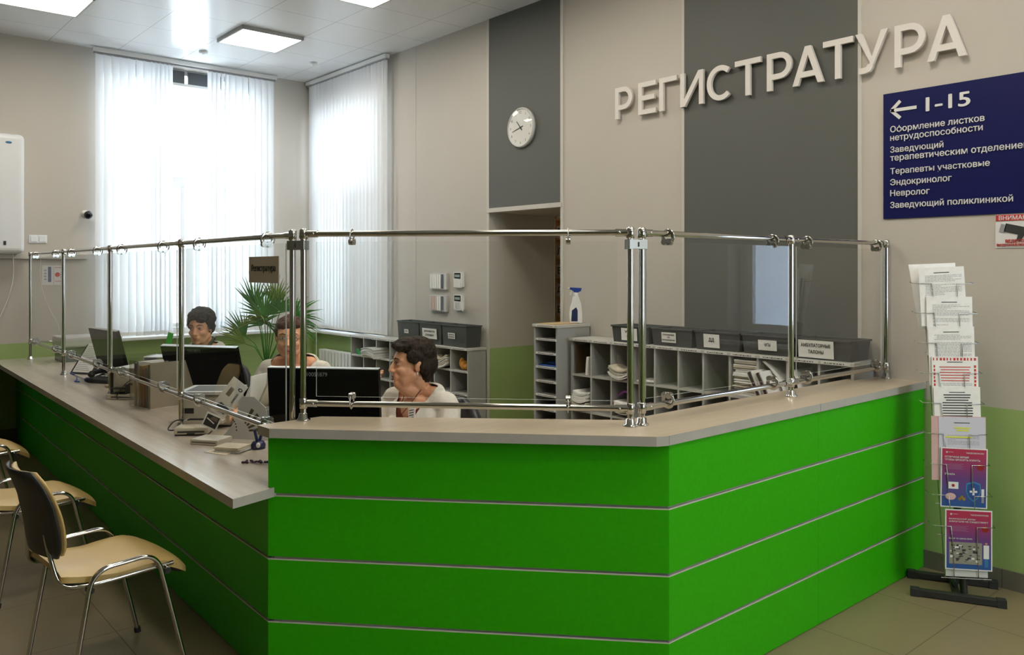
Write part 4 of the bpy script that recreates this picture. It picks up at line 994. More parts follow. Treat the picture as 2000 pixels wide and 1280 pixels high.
monitor('black monitor in front of the grey haired woman, a chair mirrored in it', 2.03, 5.45, (.55, -.83), .575, .36, 17, 1.187, '10518073')
monitor('nearest black monitor, behind the near left corner posts of the glass screen', 1.805, 3.40, (.66, -.75), .525, .36, 6, 1.245, '10051879')

# ------------------------------------------------------------------ devices and papers on the low desk
zd = .802
def on_desk(name, label, cat, x, y, rz=0, group=None): return thing(name, label, cat, (x, y, zd), rz, group)
# scanner printer by the third post
r = on_desk('label_printer', 'beige desk printer with a flat grey lid under the second monitor', 'printer', 1.80, 4.74, radians(-38))
b = MB(); b.box((-.14, -.13, .01), (.14, .13, .18), M_beige); b.build('body', r, .012)
b = MB(); b.box((-.155, -.145, .185), (.155, .14, .203), M_lgrey); b.box((-.12, -.115, .2035), (.12, .10, .205), mat('scanner_lid', (.35, .37, .38), .15)); b.build('lid', r, .006)
b = MB(); b.box((-.11, -.19, .03), (.11, -.13, .05), M_beige); b.box((-.09, -.185, .05), (.09, -.14, .055), M_blackm); b.build('paper_tray', r, .004)
b = MB(); b.box((-.12, -.133, .08), (-.07, -.128, .11), M_blackm); b.box((.0, -.133, .12), (.03, -.128, .135), M_ink); b.build('button_panel', r)
r = on_desk('card_reader', 'small beige card reader lying beside the third post of the left screen', 'card reader', 1.60, 4.50, radians(-35))
b = MB(); b.box((-.09, -.055, .006), (.09, .055, .045), M_beige); b.build('body', r, .010)
b = MB(); b.box((-.07, -.0565, .018), (.07, -.054, .026), M_ink); b.box((-.02, -.058, .008), (.02, -.0545, .016), M_ink); b.build('slot', r)
b = MB(); b.box((-.085, -.05, 0), (.085, .05, .007), M_blackm); b.build('underside', r)
b = MB(); b.tube(fillet([(-.09, .02, .02), (-.16, .05, .01), (-.14, .14, .06), (-.05, .22, .02)], .05), .004, M_blackm, 6); b.build('cable', r)
# fan shaped leaflet holder
r = on_desk('leaflet_holder', 'grey fan shaped leaflet holder with slotted side plates', 'leaflet holder', 1.85, 4.24)
hd = Vector((.55, -.83, 0)).normalized(); nf = Vector((-hd.y, hd.x, 0))
def side_plate(off):
    Xp = frame(tuple(nf * off), hd, (0, 0, 1)); b = MB()
    outer = [(-.15, .0), (.13, .0), (.145, .08), (.115, .175), (.05, .225), (-.02, .225)]; arc_ = [(-.045, .20), (-.05, .13), (-.09, .06)]
    b.prism(outer + arc_, -.002, .002, M_lgrey, Xp)
    for k in range(4):
        a = radians(8 + k * 17); c, s_ = cos(a), sin(a); w = .010
        q = [(-.03 + .05 * c - w * .5 * s_, .04 + .05 * s_ + w * .5 * c), (-.03 + .05 * c + w * .5 * s_, .04 + .05 * s_ - w * .5 * c), (-.03 + .14 * c + w * s_, .04 + .14 * s_ - w * c), (-.03 + .14 * c - w * s_, .04 + .14 * s_ + w * c)]
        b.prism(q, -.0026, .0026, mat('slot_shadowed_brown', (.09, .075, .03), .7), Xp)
    for k in range(5):
        a = radians(5 + k * 17); b.lathe([(.0, .0027), (.004, .0027), (.0042, .0)], M_ink, 10, Xp @ T(-.03 + .03 * cos(a) - .055, .04 + .06 * sin(a), 0))
    b.build('side_plate', r)
side_plate(-.11); side_plate(.11)
for k in range(5):
    a = radians(12 + 20 * k); Xp = frame((0, 0, .045), hd, (0, 0, 1)) @ RZ(a); b = MB(); b.box((.05, -.0015, -.108), (.155, .0015, .108), M_lgrey, Xp); b.build('shelf_blade', r)
def held(name, label, a, l, w, m, off=.0, th=.003, r0=.06, shift=.012, cat='leaflet', deco=None, group='leaflets in the fan holder'):
    Xp = T(1.85, 4.24, zd) @ frame((0, 0, .045), hd, (0, 0, 1)) @ RZ(radians(a)); q = thing(name, label, cat, (1.85, 4.24, zd), group=group); Xp = Matrix.Translation(-q.location) @ Xp
    b = MB(); b.box((r0, .004 + off, -w * .42 + shift), (r0 + l * 1.12, .004 + off + th, w * .4 + shift), m, Xp); b.build('sheets', q)
    return q, Xp
held('leaflet', 'stack of cream leaflets in the lower right pocket of the fan holder', 20, .20, .19, M_paper2, 0, .012)
held('leaflet', 'white leaflets in the middle right pocket of the fan holder', 42, .24, .19, M_paper, 0, .008)
held('leaflet', 'yellowish cards in the upper right pocket of the fan holder', 64, .22, .18, M_paper2, 0, .010)
held('leaflet', 'cards standing nearly upright in the fan holder', 86, .20, .18, M_paper, 0, .006)
# the big card with large lettering leaning on the holder, facing the visitors
cR = Vector((.757, -.654, 0)); cT = Vector((-.654, -.757, 0))           # along the desk front, and toward the visitors
r = thing('address_card', 'cream card printed sideways with a bold O and a barcode, leaning on the leaflet holder', 'card', (1.609, 4.300, .965))
ex = (cR * .60 + Vector((0, 0, .77)) + cT * .03).normalized(); Xc = frame((0, 0, 0), ex, cR * -.90 + Vector((0, 0, .30)))
b = MB(); b.prism([(0, -.095), (.215, -.095), (.215, 0), (0, 0)], -.002, 0, M_paper, Xc); b.build('card', r)
b = MB(); b.lathe([(.007, .001), (.0125, .001)], M_ink, 20, Xc @ T(.178, -.072, 0) @ SC(.75, 1, 1), False); b.text('АИБОЛ', M_ink, Xc @ T(0, 0, .001), w=.058, h=.011, x=.095, y=-.080, off=.02); b.build('lettering', r)
b = MB(); random.seed(11); u = .115
while u < .165: q = random.uniform(.001, .0035); b.prism([(u, -.045), (u + q, -.045), (u + q, -.022), (u, -.022)], 0, .001, M_ink, Xc); u += q + .002
b.build('barcode', r)
b = MB(); b.prism([(.022, -.080), (.062, -.086), (.068, -.03), (.050, -.02), (.022, -.026)], 0, .004, mat('slate_block', (.06, .08, .09), .5), Xc); b.build('dark_block', r)
r = thing('photo_card', 'small framed dark photo card leaning at the foot of the leaflet holder', 'card', (1.609, 4.417, .862))
Xc = frame((0, 0, 0), (cR * .91 - Vector((0, 0, .40))).normalized(), cR * .57 + Vector((0, 0, .82)) - cT * .15)
b = MB(); b.prism([(0, 0), (.086, 0), (.086, .078), (0, .078)], -.003, 0, M_paper, Xc); b.build('border', r)
b = MB(); b.prism([(.008, .008), (.078, .008), (.078, .070), (.008, .070)], 0, .001, M_ink, Xc); b.prism([(.012, .045), (.06, .030), (.062, .035), (.014, .050)], .001, .0015, M_paper, Xc); b.prism([(.030, .048), (.070, .044), (.070, .066), (.040, .066)], .001, .0014, mat('photo_brown', (.16, .12, .09), .5), Xc); b.build('picture', r)
# white unit behind with small black feet, box under holder
r = on_desk('paper_box', 'low beige tray box under the fan shaped holder', 'tray', 1.60, 4.22, radians(-56)); b = MB(); b.box((-.08, -.08, 0), (.08, .05, .028), M_beige); b.build('tray', r, .004); b = MB(); b.box((-.07, -.081, .012), (.07, -.078, .016), M_ink); b.build('slot', r)
o = paper_pile('paper_stack', 'low stack of white papers on the desk before the leaflet holder', 1.605, 3.965, zd + .003, .12, .14, .022, 6, 31, radians(35), None, 0)
o = MB().prism([(-.11, -.07), (.09, -.06), (.09, .05), (-.07, .07)], 0, .0015, M_paper2).build('paper_sheet'); tag(o, 'loose cream sheet under the small paper stack on the desk', 'paper'); o.location = (1.575, 4.00, zd + .0005); o.rotation_euler.z = radians(38)
r = on_desk('hand_stamp', 'dark blue hand stamp on the desk by the end of the raised worktop', 'stamp', 1.715, 3.925, radians(20))
Mn = mat('stamp_navy', (.012, .018, .09), .35)
b = MB(); b.lathe([(.0, 0), (.034, 0), (.036, .02), (.028, .036), (.0, .04)], Mn, 20); b.build('base', r)
for a, z in ((-.35, 0), (.45, 0)): b = MB(); b.cyl((sin(a) * .015, 0, .03), (sin(a) * .075, 0, .10), .0075, Mn, 10); b.build('arm', r)
b = MB(); b.ell((-.022, -.022, .022), (.011, .011, .013), M_white); b.build('white_dial', r)
r = on_desk('bead_string', 'heap of dark purple beads lying on the desk beside the green end board', 'beads', 1.585, 3.62, 0)
random.seed(4); Mp = mat('bead_purple', (.04, .02, .06), .3); b = MB()
for k in range(26):
    t = k / 25; b.ell((-.055 + .11 * t + random.uniform(-.012, .012), .05 - .10 * t + random.uniform(-.012, .012), .006 + random.uniform(0, .005)), (.006, .006, .006), Mp, I4, 8, 6)
b.build('beads', r)
b = MB(); b.tube([(-.055 + .11 * k / 8, .05 - .10 * k / 8 + .01 * sin(k * 2), .004) for k in range(9)], .0012, Mp, 5); b.build('thread', r)
# glue / white bottle cluster at the right of the holder
r = on_desk('tape_dispenser', 'small white tape holder with a black roll behind the end of the worktop', 'tape holder', 1.90, 4.02, radians(-40)); b = MB(); b.box((-.05, -.02, 0), (.05, .02, .04), M_white); b.build('body', r, .006)
b = MB(); b.lathe([(.008, -.01), (.024, -.01), (.024, .01), (.008, .01)], M_blackm, 20, T(0, 0, .045) @ RX(pi / 2)); b.build('roll', r)
# upright white folder behind
leaning('white plastic folder standing upright behind the fan shaped leaflet holder', 2.02, 4.22, zd, .26, .22, .05, M_lgrey, 'upright_folder', .012, 'folder').rotation_euler.z = radians(45)
# transparent folder box with coloured folders
r = on_desk('folder_box', 'tall clear plastic box on the desk left of the second monitor', 'file box', 1.80, 5.62, radians(12))
M_clear = glass_material('frosted_clear', (.80, .78, .74)); M_milky = mat('milky_plastic', (.88, .84, .76), .35)
b = MB()
for a, c in (((-.17, -.14, 0), (.17, -.137, .30)), ((-.17, -.14, 0), (-.167, .12, .30))): b.box(a, c, M_clear)
b.box((-.17, -.14, 0), (.17, .12, .004), M_milky); b.box((-.168, -.1365, 0.002), (.17, -.1335, .295), M_milky); b.build('box', r, .003)
for k, (m_, hh) in enumerate(((M_lgrey, .28), (mat('folder_grey', (.25, .26, .25), .6), .26), (mat('folder_orange', (.50, .14, .05), .6), .25), (mat('folder_ochre', (.36, .22, .05), .6), .265), (M_paper, .29), (M_lgrey, .28))):
    q = thing('hanging_folder', ['pale grey', 'slate grey', 'orange red', 'ochre', 'white', 'outer light grey'][k] + ' folder standing in the clear file box', 'folder', (1.80, 5.62, zd + .004), radians(12), 'folders in the clear file box')
    y = -.115 + k * .034; b = MB(); b.box((-.16, y, 0), (.15, y + .02, hh), m_); b.build('cover', q, .002)
# under the first post: small printer with cables, black tray
r = on_desk('receipt_printer', 'beige boxy printer with a black side beside the second post of the left screen', 'printer', 1.80, 6.12, radians(-50))
b = MB(); b.box((-.12, -.13, .03), (.12, .12, .21), M_beige); b.build('body', r, .008); b = MB(); b.box((-.125, -.20, .0), (.11, -.03, .035), M_beige); b.box((-.09, -.202, .012), (.08, -.19, .022), M_ink); b.build('drawer', r, .005)
b = MB(); b.box((-.165, -.10, .0), (-.121, .08, .17), M_blackm); b.build('side_unit', r, .006); b = MB(); b.box((.0, -.1325, .09), (.03, -.129, .105), M_ink); b.build('button', r)
b = MB(); b.tube(fillet([(.06, -.13, .15), (.03, -.20, .12), (-.03, -.22, .03), (-.03, -.21, .006)], .05), .0035, M_blackm, 6); b.build('cable', r)
r = on_desk('pen_tray', 'black desk tray with small dark shelves beside the second post', 'desk tray', 1.66, 6.05, radians(-45))
for z in (0, .035, .07): b = MB(); b.box((-.06, -.04, z), (.05, .04, z + .006), M_blackm); b.build('shelf', r)
b = MB(); b.box((.044, -.04, 0), (.05, .04, .10), M_blackm); b.build('back', r)
# telephone and document stand in front of the farthest monitor
r = on_desk('desk_telephone', 'black desk telephone with a coiled dark cord near the first post', 'telephone', 1.83, 7.02, radians(-62))
b = MB(); b.prism([(-.11, 0), (.12, 0), (.12, .08), (-.11, .03)], -.10, .10, M_blackm, frame((0, 0, 0), (0, 1, 0), (0, 0, 1))); b.build('base', r, .008)
b = MB(); b.cap((-.085, -.09, .075), (-.085, .10, .095), .020, .020, M_blackm); b.ell((-.085, -.09, .065), (.028, .028, .024), M_blackm); b.ell((-.085, .10, .085), (.028, .028, .024), M_blackm); b.build('handset', r)
b = MB()
for a in range(3):
    for c in range(4): b.cbox((.0 + a * .032, -.06 + c * .03, .055 + c * .009), (.02, .016, .006), M_lgrey)
b.build('keypad', r)
b = MB(); b.tube([(-.09 - .006 * cos(k * 1.1) - k * .0002, -.11 + k * .004, .02 + .006 * sin(k * 1.1)) for k in range(46)], .002, M_blackm, 6); b.build('cord', r)
r = on_desk('document_stand', 'slanted black stand holding a printed sheet left of the farthest monitor', 'document stand', 1.80, 7.66, radians(-60))
Xd = T(-.02, -.02, .0) @ RX(radians(52)); b = MB(); b.box((-.12, 0, -.006), (.12, .30, 0), M_blackm, Xd); b.build('board', r, .002); b = MB(); b.box((-.10, .02, .0), (.10, .31, .002), M_paper, Xd)
for k in range(14): b.box((-.085, .04 + k * .018, .002), (.07 - (k % 3) * .02, .044 + k * .018, .0024), M_inkg, Xd)
b.build('sheet', r); b = MB(); b.box((-.09, .10, 0), (.09, .16, .01), M_blackm); b.cyl((0, .13, .01), (0, .12, .16), .008, M_blackm); b.build('foot', r)
r = on_desk('desk_stapler', 'blue and white long handled stamp lying on the desk by the first post', 'stapler', 1.68, 7.23, radians(-75))
Mbl = mat('bright_blue_plastic', (.01, .05, .42), .35); b = MB(); b.cap((-.15, .03, .03), (.10, -.01, .018), .008, .012, M_white); b.build('barrel', r); b = MB(); b.cap((-.24, .045, .036), (-.10, .022, .027), .008, .008, Mbl); b.build('handle', r)
b = MB(); b.ell((.135, -.015, .02), (.045, .03, .02), Mn); b.build('head', r); b = MB(); b.tube(fillet([(-.12, .025, .02), (.02, -.05, .012), (.05, -.085, .008), (.10, -.07, .008)], .02), .005, Mbl, 8); b.build('clip', r)
o = MB().box((-.09, -.05, 0), (.09, .05, .022), mat('tan_notepad', (.50, .38, .24), .6)).build('notepad', bevel=.002); tag(o, 'tan notepad lying under the farthest monitor', 'notepad'); o.location = (1.80, 6.62, zd); o.rotation_euler.z = radians(-60)
# green sheet sticking up, behind the clear box
o = MB().box((-.022, -.001, 0), (.022, .001, .17), mat('bright_green_card', (.03, .50, .04), .6)).build('green_card'); tag(o, 'bright green strip of card standing behind the clear file box', 'card'); o.location = (2.05, 6.35, 1.055); o.rotation_euler = (0, radians(14), radians(-45))
r = on_desk('paper_tray_stack', 'grey paper tray tower behind the clear file box', 'paper tray', 2.05, 6.35, radians(-45))
for k in range(4): b = MB(); b.box((-.12, -.10, k * .08), (.12, .10, k * .08 + .005), M_lgrey); b.build('tray', r, .001)
for xx in (-.12, .115): b = MB(); b.box((xx, -.10, 0), (xx + .005, .10, .25), M_lgrey); b.build('side', r)
r = thing('split_unit', 'white shallow box standing at the far end of the desk under the back blind', 'box', (1.98, 9.00, zd), 0)
b = MB(); b.box((-.13, -.28, .14), (.42, .10, .24), M_lgrey); b.build('lid', r, .015); b = MB(); b.box((-.11, -.26, .0), (.40, .08, .139), mat('dark_glass_box', (.10, .13, .11), .2)); b.build('body', r, .004)

# ------------------------------------------------------------------ leaflet rack
rk = thing('leaflet_rack', 'black footed wire rack holding printed sheets, leaning by the right wall', 'leaflet rack', (4.46, 1.68, 0))
ba = Vector((.447, -.894, 0)); bb = Vector((.894, .447, 0))
for o_, w in ((0, .215), (.27, .215)):
    c = bb * o_; b = MB(); b.box((-w - (.0 if o_ else 0), -.019, .004), (w, .019, .038), M_blackm, frame(tuple(c), ba, bb)); f = b.build('foot_bar', rk, .003)
    for q in (-w, w - .04): e = MB(); e.box((q - .002, -.022, 0), (q + .042, .022, .041), M_rubber, frame(tuple(c), ba, bb)); e.build('end_cap', f, .002)
b = MB(); b.box((0, -.016, .008), (.27, .016, .034), M_blackm, frame((0, 0, 0), bb, -ba)); b.build('cross_bar', rk)
b = MB(); b.tube([tuple(bb * .27 + Vector((0, 0, .03))), tuple(bb * .10 - ba * .0 + Vector((0, 0, .05)))], .014, M_blackm, 4); b.build('brace', rk)
pd = Vector((.652, -.758, 0)); nd = Vector((-.758, -.652, 0))       # across the sheets, toward the room
up = (Vector((0, 0, 1)) - pd * .045 - nd * .085).normalized()
base = bb * .03 + pd * .035 + Vector((0, 0, .03))
def PP(a, z, n=0): return base + pd * a + up * z + nd * n
b = MB(); b.tube([tuple(PP(0, 0)), tuple(PP(0, 1.62))], .019, M_blackm, 4, up=tuple(nd)); b.build('pole', rk)
b = MB(); b.box((-.10, .10, -.012), (.10, .135, -.006), M_lgrey, frame(tuple(PP(-.0, 0, .05)), pd, up)); b.build('name_bar', rk)
for a in (-.095, .095):
    b = MB(); b.tube([tuple(PP(a, .09, .03)), tuple(PP(a, 1.62, .03))], .0028, M_chromed, 6); b.build('upright_wire', rk)
pk = [1.600 - .1555 * k for k in range(9)]       # wire tops, measured up the rack
M_pink = mat('pink_paper', (.62, .40, .38), .6)
poster_i = 0
sheetlab = ['plain white notice, topmost sheet of the wire rack', 'white text notice in the second pocket of the wire rack', 'white notice with spaced paragraphs in the third pocket of the wire rack', 'notice with a red patterned border in the wire rack',
            'white notice with bold black text in the fifth pocket of the wire rack', 'lilac notice with yellow marked lines in a pink edged sleeve', 'red and blue poster about quitting smoking in the wire rack', None, 'red and blue poster about alcohol, lowest in the wire rack']
def poster_material(name):
    m = mat(name, (.5, .03, .08), .4); nt, N, L = nodes_of(m); g = N.new('ShaderNodeTexCoord'); s = N.new('ShaderNodeSeparateXYZ'); L.new(g.outputs['Generated'], s.inputs[0])
    cr = N.new('ShaderNodeValToRGB'); e = cr.color_ramp.elements; e[0].color = (.015, .08, .28, 1); e[0].position = .05; e[1].color = (.42, .02, .07, 1); e[1].position = .92
    q = cr.color_ramp.elements.new(.5); q.color = (.13, .04, .19, 1); L.new(s.outputs[2], cr.inputs[0]); L.new(cr.outputs[0], N['Principled BSDF'].inputs['Base Color']); return m
M_post = poster_material('poster_red_to_blue')
for k, zt in enumerate(pk):
    b = MB(); zb = zt - .155 - (.06 if k == 8 else 0)
    for sg in (-1, 1):
        b.tube([tuple(PP(sg * .15, zt + .006, .005)), tuple(PP(sg * .15, zt, .066)), tuple(PP(sg * .062, zt, .072)), tuple(PP(sg * .058, zt - .075, .070)), tuple(PP(sg * .058, zb - .04, .050)), tuple(PP(sg * .058, zb - .05, .03))], .0022, M_chromed, 6)
    b.tube([tuple(PP(-.12, zb - .05, .045)), tuple(PP(.12, zb - .05, .045))], .0022, M_chromed, 6)
    b.build('pocket_wire', rk)
    if sheetlab[k] is None: continue
    lean = -.06; top = zt + .085; H_ = .305; w = .224
    roll = (.05, .01, .02, .01, .015, .0, -.02, 0, -.01)[k]; sh = (-.010, .006, .006, .010, .010, .018, .012, 0, .012)[k]
    u2 = (up - nd * lean).normalized(); org = rk.location + PP(sh, top - H_, .052)
    X = frame(tuple(org), pd, u2) @ RZ(roll); q = thing('printed_sheet' if k < 6 else 'poster', sheetlab[k], 'notice' if k < 6 else 'poster', tuple(org), group='sheets in the wire rack'); X = Matrix.Translation(-q.location) @ X
    def R_(m_, x0, y0, x1, y1, z=.0022, t=.0004): m_[0].prism([(x0 - w / 2, y0), (x1 - w / 2, y0), (x1 - w / 2, y1), (x0 - w / 2, y1)], z, z + t, m_[1], X)
    b = MB(); R_((b, M_signw if k >= 6 else (mat('lilac_paper', (.60, .59, .68), .6) if k == 5 else M_paper)), 0, 0, w, H_, 0, .0018)
    b.build('sheet', q)
    random.seed(40 + k)
    if k < 6:
        t = MB(); y = H_ - .03
        mk = M_inkg if k in (0, 1, 2) else (M_ink if k == 4 else M_inkg)
        R_((t, M_ink), w * .33, y, w * .67, y + .004); y -= .014
        x_a, x_b = (.03, w - .015) if k not in (3, 4, 5) else (.042, w - .03)
        if k == 5: y -= .05; 
        if k == 3: y -= .012
        while y > .02:
            if k == 4: l = x_b - x_a - random.uniform(0, .05); c = w / 2; R_((t, M_ink), c - l / 2, y, c + l / 2, y + .0055); y -= .0135
            elif k == 3 and y > H_ - .13: l = x_b - x_a - random.uniform(0, .02); c = w / 2; R_((t, M_red), c - l / 2, y, c + l / 2, y + .0045); y -= .014
            else:
                x = x_a + (.012 if random.random() < .25 else 0); xe = x_b - (random.uniform(.03, .12) if random.random() < .25 else 0)
                while x < xe: l = random.uniform(.006, .02); R_((t, mk), x, y, min(x + l, xe), y + .0022); x += l + .003
                y -= .0075 if random.random() < .8 else .018
        t.build('print', q)
        if k == 3:
            t = MB()
            for x in [i * .0165 + .006 for i in range(13)]: R_((t, M_red), x, H_ - .020, x + random.uniform(.005, .011), H_ - .006)
            for y in [i * .019 + .02 for i in range(13)]: R_((t, M_red), .008, y, .008 + random.uniform(.006, .012), y + .013); R_((t, M_red), w - .020, y, w - .020 + random.uniform(.006, .012), y + .013)
            t.build('border_pattern', q)
        if k == 5:
            t = MB(); 
            for y, x0_, x1_ in ((H_ - .058, .075, .15), (H_ - .070, .085, .145), (H_ - .105, .03, .16)): R_((t, mat('marker_yellow', (.68, .70, .05), .6)), x0_, y, x1_, y + .007, .0028)
            t.build('marker_lines', q)
            t = MB(); R_((t, M_pink), -.035, -.02, w + .004, H_ + .004, -.004, .003); t.build('sleeve', q)
    else:
        t = MB(); R_((t, M_post), .006, .006, w - .006, H_ - .006, .0020, .0004); t.build('print_field', q)
        t = MB(); tx = ('ОТЛИЧНОЕ ВРЕМЯ,', 'ЧТОБЫ БРОСИТЬ КУРИТЬ!') if k == 6 else ('БЕЗОПАСНОЙ ДОЗЫ', 'АЛКОГОЛЯ НЕ СУЩЕСТВУЕТ!')
        for i, s_ in enumerate(tx): t.text(s_, M_signw, X @ T(-w / 2 + .018, H_ - .052 - i * .014, .003), h=.0095, w=(.115, .17)[i] if k == 6 else (.125, .185)[i], off=.02)
        t.text('TAKZDOROVO.RU', M_signw, X @ T(-w / 2 + .12, H_ - .028, .003), w=.085, off=.01)
        t.lathe([(.003, .003), (.005, .003)], M_signw, 14, X @ T(-w / 2 + .028, H_ - .024, 0)); R_((t, M_signw), .036, H_ - .024, .06, H_ - .0225, .0028)
        t.text('Узнать' if k == 6 else 'Вдруг то самое фото?', M_signw, X @ T(-w / 2 + .018, .165 if k == 6 else .155, .003), w=.05 if k == 6 else .11, off=.005)
        for i in range(5): R_((t, mat('poster_faint', (.30, .14, .26), .5)), .018, H_ - .085 - i * .006, .11 - (i % 2) * .01, H_ - .083 - i * .006, .0028)
        t.build('lettering', q)
        t = MB()
        if k == 6:
            Mt = mat('poster_teal', (.03, .22, .42), .4); sx, sy = X @ T(.045, .085, .0029), None
            shield = [(0, .052), (.034, .040), (.036, .0), (.022, -.034), (0, -.052), (-.022, -.034), (-.036, 0), (-.034, .040)]
            t.prism(shield, 0, .0005, Mt, sx); t.prism([(a * .86, b_ * .86) for a, b_ in shield], .0005, .0009, mat('poster_deep_blue', (.02, .07, .26), .4), sx)
            for a, b_ in ((.018, .005), (.005, .018)): t.prism([(-a, -b_), (a, -b_), (a, b_), (-a, b_)], .0009, .0012, M_signw, sx)
            R_((t, M_signw), .035, .095, .085, .130, .0029); t.lathe([(.0, .0034), (.008, .0034)], M_red, 14, X @ T(-.052, .112, 0))
            t.ell((-.052 - .012, .055, .003), (.026, .018, .0006), M_pink, X); [t.lathe([(0, .0035), (.008, .0035)], mat('coin_gold', (.50, .33, .05), .4), 14, X @ T(-.020 + i * .010, .045 + (i % 2) * .01, 0)) for i in range(3)]
            R_((t, M_signw), .195, .06, .208, .10, .0034); R_((t, M_inkg), .196, .03, .207, .06, .0034)
        else:
            R_((t, mat('photo_grey', (.26, .25, .20), .5)), .018, .030, .175, .140, .0029)
            for i in range(46):
                x = .022 + random.random() * .135; y = .038 + random.random() * .085; m_ = (M_ink, M_ink, M_plum, M_signw, M_ink, M_inkg)[i % 6]; R_((t, m_), x, y, x + random.uniform(.006, .02), y + random.uniform(.003, .013), .0033 + i * .00001, .0002)
            f_ = MB(); R_((f_, M_signw), .182, .062, .208, .13, .0034); f_.lathe([(0, .0036), (.006, .0036)], M_skin, 12, X @ T(-w / 2 + .195, .138, 0)); R_((f_, mat('poster_blue_trousers', (.03, .16, .36), .5)), .186, .02, .204, .062, .0034); f_.build('printed_figure', q)
        t.build('picture', q); t = MB(); t.lathe([(0, .0033), (.017, .0033)], M_red, 20, X @ T(-w / 2 + .19, H_ - .094, 0)); t.build('red_badge', q)
extra = thing('printed_sheet', 'crumpled backing sheets hanging behind the topmost sheet of the wire rack', 'notice', tuple(rk.location + PP(-.02, 1.36, .02)), group='sheets in the wire rack')
b = MB(); b.prism([(-.105, 0), (.09, 0), (.11, .345), (-.125, .35)], 0, .002, M_paper, frame((0, 0, 0), pd, (up - nd * .05)) @ RZ(.06)); b.build('sheet', extra)

# ------------------------------------------------------------------ potted fan palm
r = thing('fan_palm', 'potted fan palm with long narrow leaf fingers behind the seated women', 'plant', (3.07, 6.86, 0))
b = MB(); b.lathe([(.0, 0), (.13, 0), (.17, .28), (.18, .30), (.165, .30), (.155, .27), (.0, .27)], mat('brown_pot', (.20, .11, .07), .5), 28); b.build('pot', r)
b = MB(); random.seed(7)
stems = [((0, 0, .27), (-.03, .02, .62), (-.01, 0, .90)), ((.05, .03, .27), (.04, 0, .6), (.02, .0, .86)), ((-.05, -.02, .27), (-.05, -.03, .55), (-.05, -.02, .80))]
for s_ in stems: b.tube(s_, [.022, .016, .018], M_bark, 10)
b.build('trunk', r)
b = MB(); b.tube(arc((-.01, 0, .80), .06, 0, 360, 18, (1, 0, 0), (0, 1, 0))[:-1], .006, mat('twine', (.30, .20, .10), .8), 6, closed=True); b.build('tie', r)
cr = Vector((.757, -.654, 0)); ct = Vector((-.654, -.757, 0))
def leaf(a, zc, toward, R_, spread, nb, droop, mt, seed, tiltup):
    """hub at sideways offset a, height zc; blades fan out"""
    random.seed(seed); zc -= .09; hub = cr * a + ct * toward + Vector((0, 0, zc)); lf = MB()
    st = Vector((0, 0, .88)) + cr * a * .1; mid = (st + hub) * .5 + Vector((0, 0, .05)); lf.tube([tuple(st), tuple(mid), tuple(hub)], [.006, .0045, .004], M_leaf, 6)
    outd = (cr * a + Vector((0, 0, 1)) * (zc - .95) + ct * toward * .6).normalized(); outd = (outd + Vector((0, 0, tiltup))).normalized()
    side = outd.cross(ct); side.normalize(); nrm = side.cross(outd)
    for i in range(nb):
        t = (i / (nb - 1) - .5) * spread; d = outd * cos(t) + side * sin(t); L_ = R_ * (1 - .25 * abs(t) / (spread / 2)) * random.uniform(.88, 1.05); w = .0092 * random.uniform(.8, 1.1); dr = droop * random.uniform(.5, 1.5)
        sd = nrm.cross(d).normalized(); vs = []; K = 6
        for k in range(K + 1):
            u = k / K; c = hub + d * (L_ * u) - Vector((0, 0, 1)) * (dr * u * u * L_) + nrm * (.02 * sin(i * 1.7) * u); ww = w * (sin(pi * min(.5, u * .9 + .08)) if u < .5 else 1 - (u - .5) * 1.9)
            ww = max(ww, .0006); fold = nrm * ww * .5; vs += [tuple(c - sd * ww + fold), tuple(c), tuple(c + sd * ww + fold)]
        fs = []
        for k in range(K): q = 3 * k; fs += [(q, q + 1, q + 4, q + 3), (q + 1, q + 2, q + 5, q + 4)]
        lf.add(vs, fs, mt, True)
    lf.build('leaf', r)
leaf(.00, 1.38, .05, .34, 2.6, 20, .10, M_leaf, 1, .9)
leaf(-.10, 1.44, -.02, .36, 1.3, 12, .06, M_leaf, 2, 1.3)
leaf(.08, 1.46, .02, .34, 1.2, 12, .08, M_leafy, 3, 1.0)
leaf(-.17, 1.20, .04, .30, 1.5, 13, .10, M_leaf, 4, .5)
leaf(-.15, 1.14, .10, .30, 1.1, 9, .15, M_leafy, 5, .1)
leaf(.25, 1.36, .0, .34, 2.0, 13, .30, M_leaf, 6, .15)
leaf(.20, 1.30, -.08, .32, 1.8, 12, .5, M_leaf, 7, -.5)
leaf(.05, 1.30, .12, .30, 2.8, 18, .75, M_leaf, 8, -.7)
leaf(-.03, 1.34, .14, .28, 2.6, 16, .6, M_leafy, 9, -.6)
leaf(.14, 1.42, .06, .28, 2.2, 14, .35, M_leaf, 10, .3)
leaf(-.08, 1.28, -.12, .33, 2.2, 14, .35, M_leaf, 11, .1)
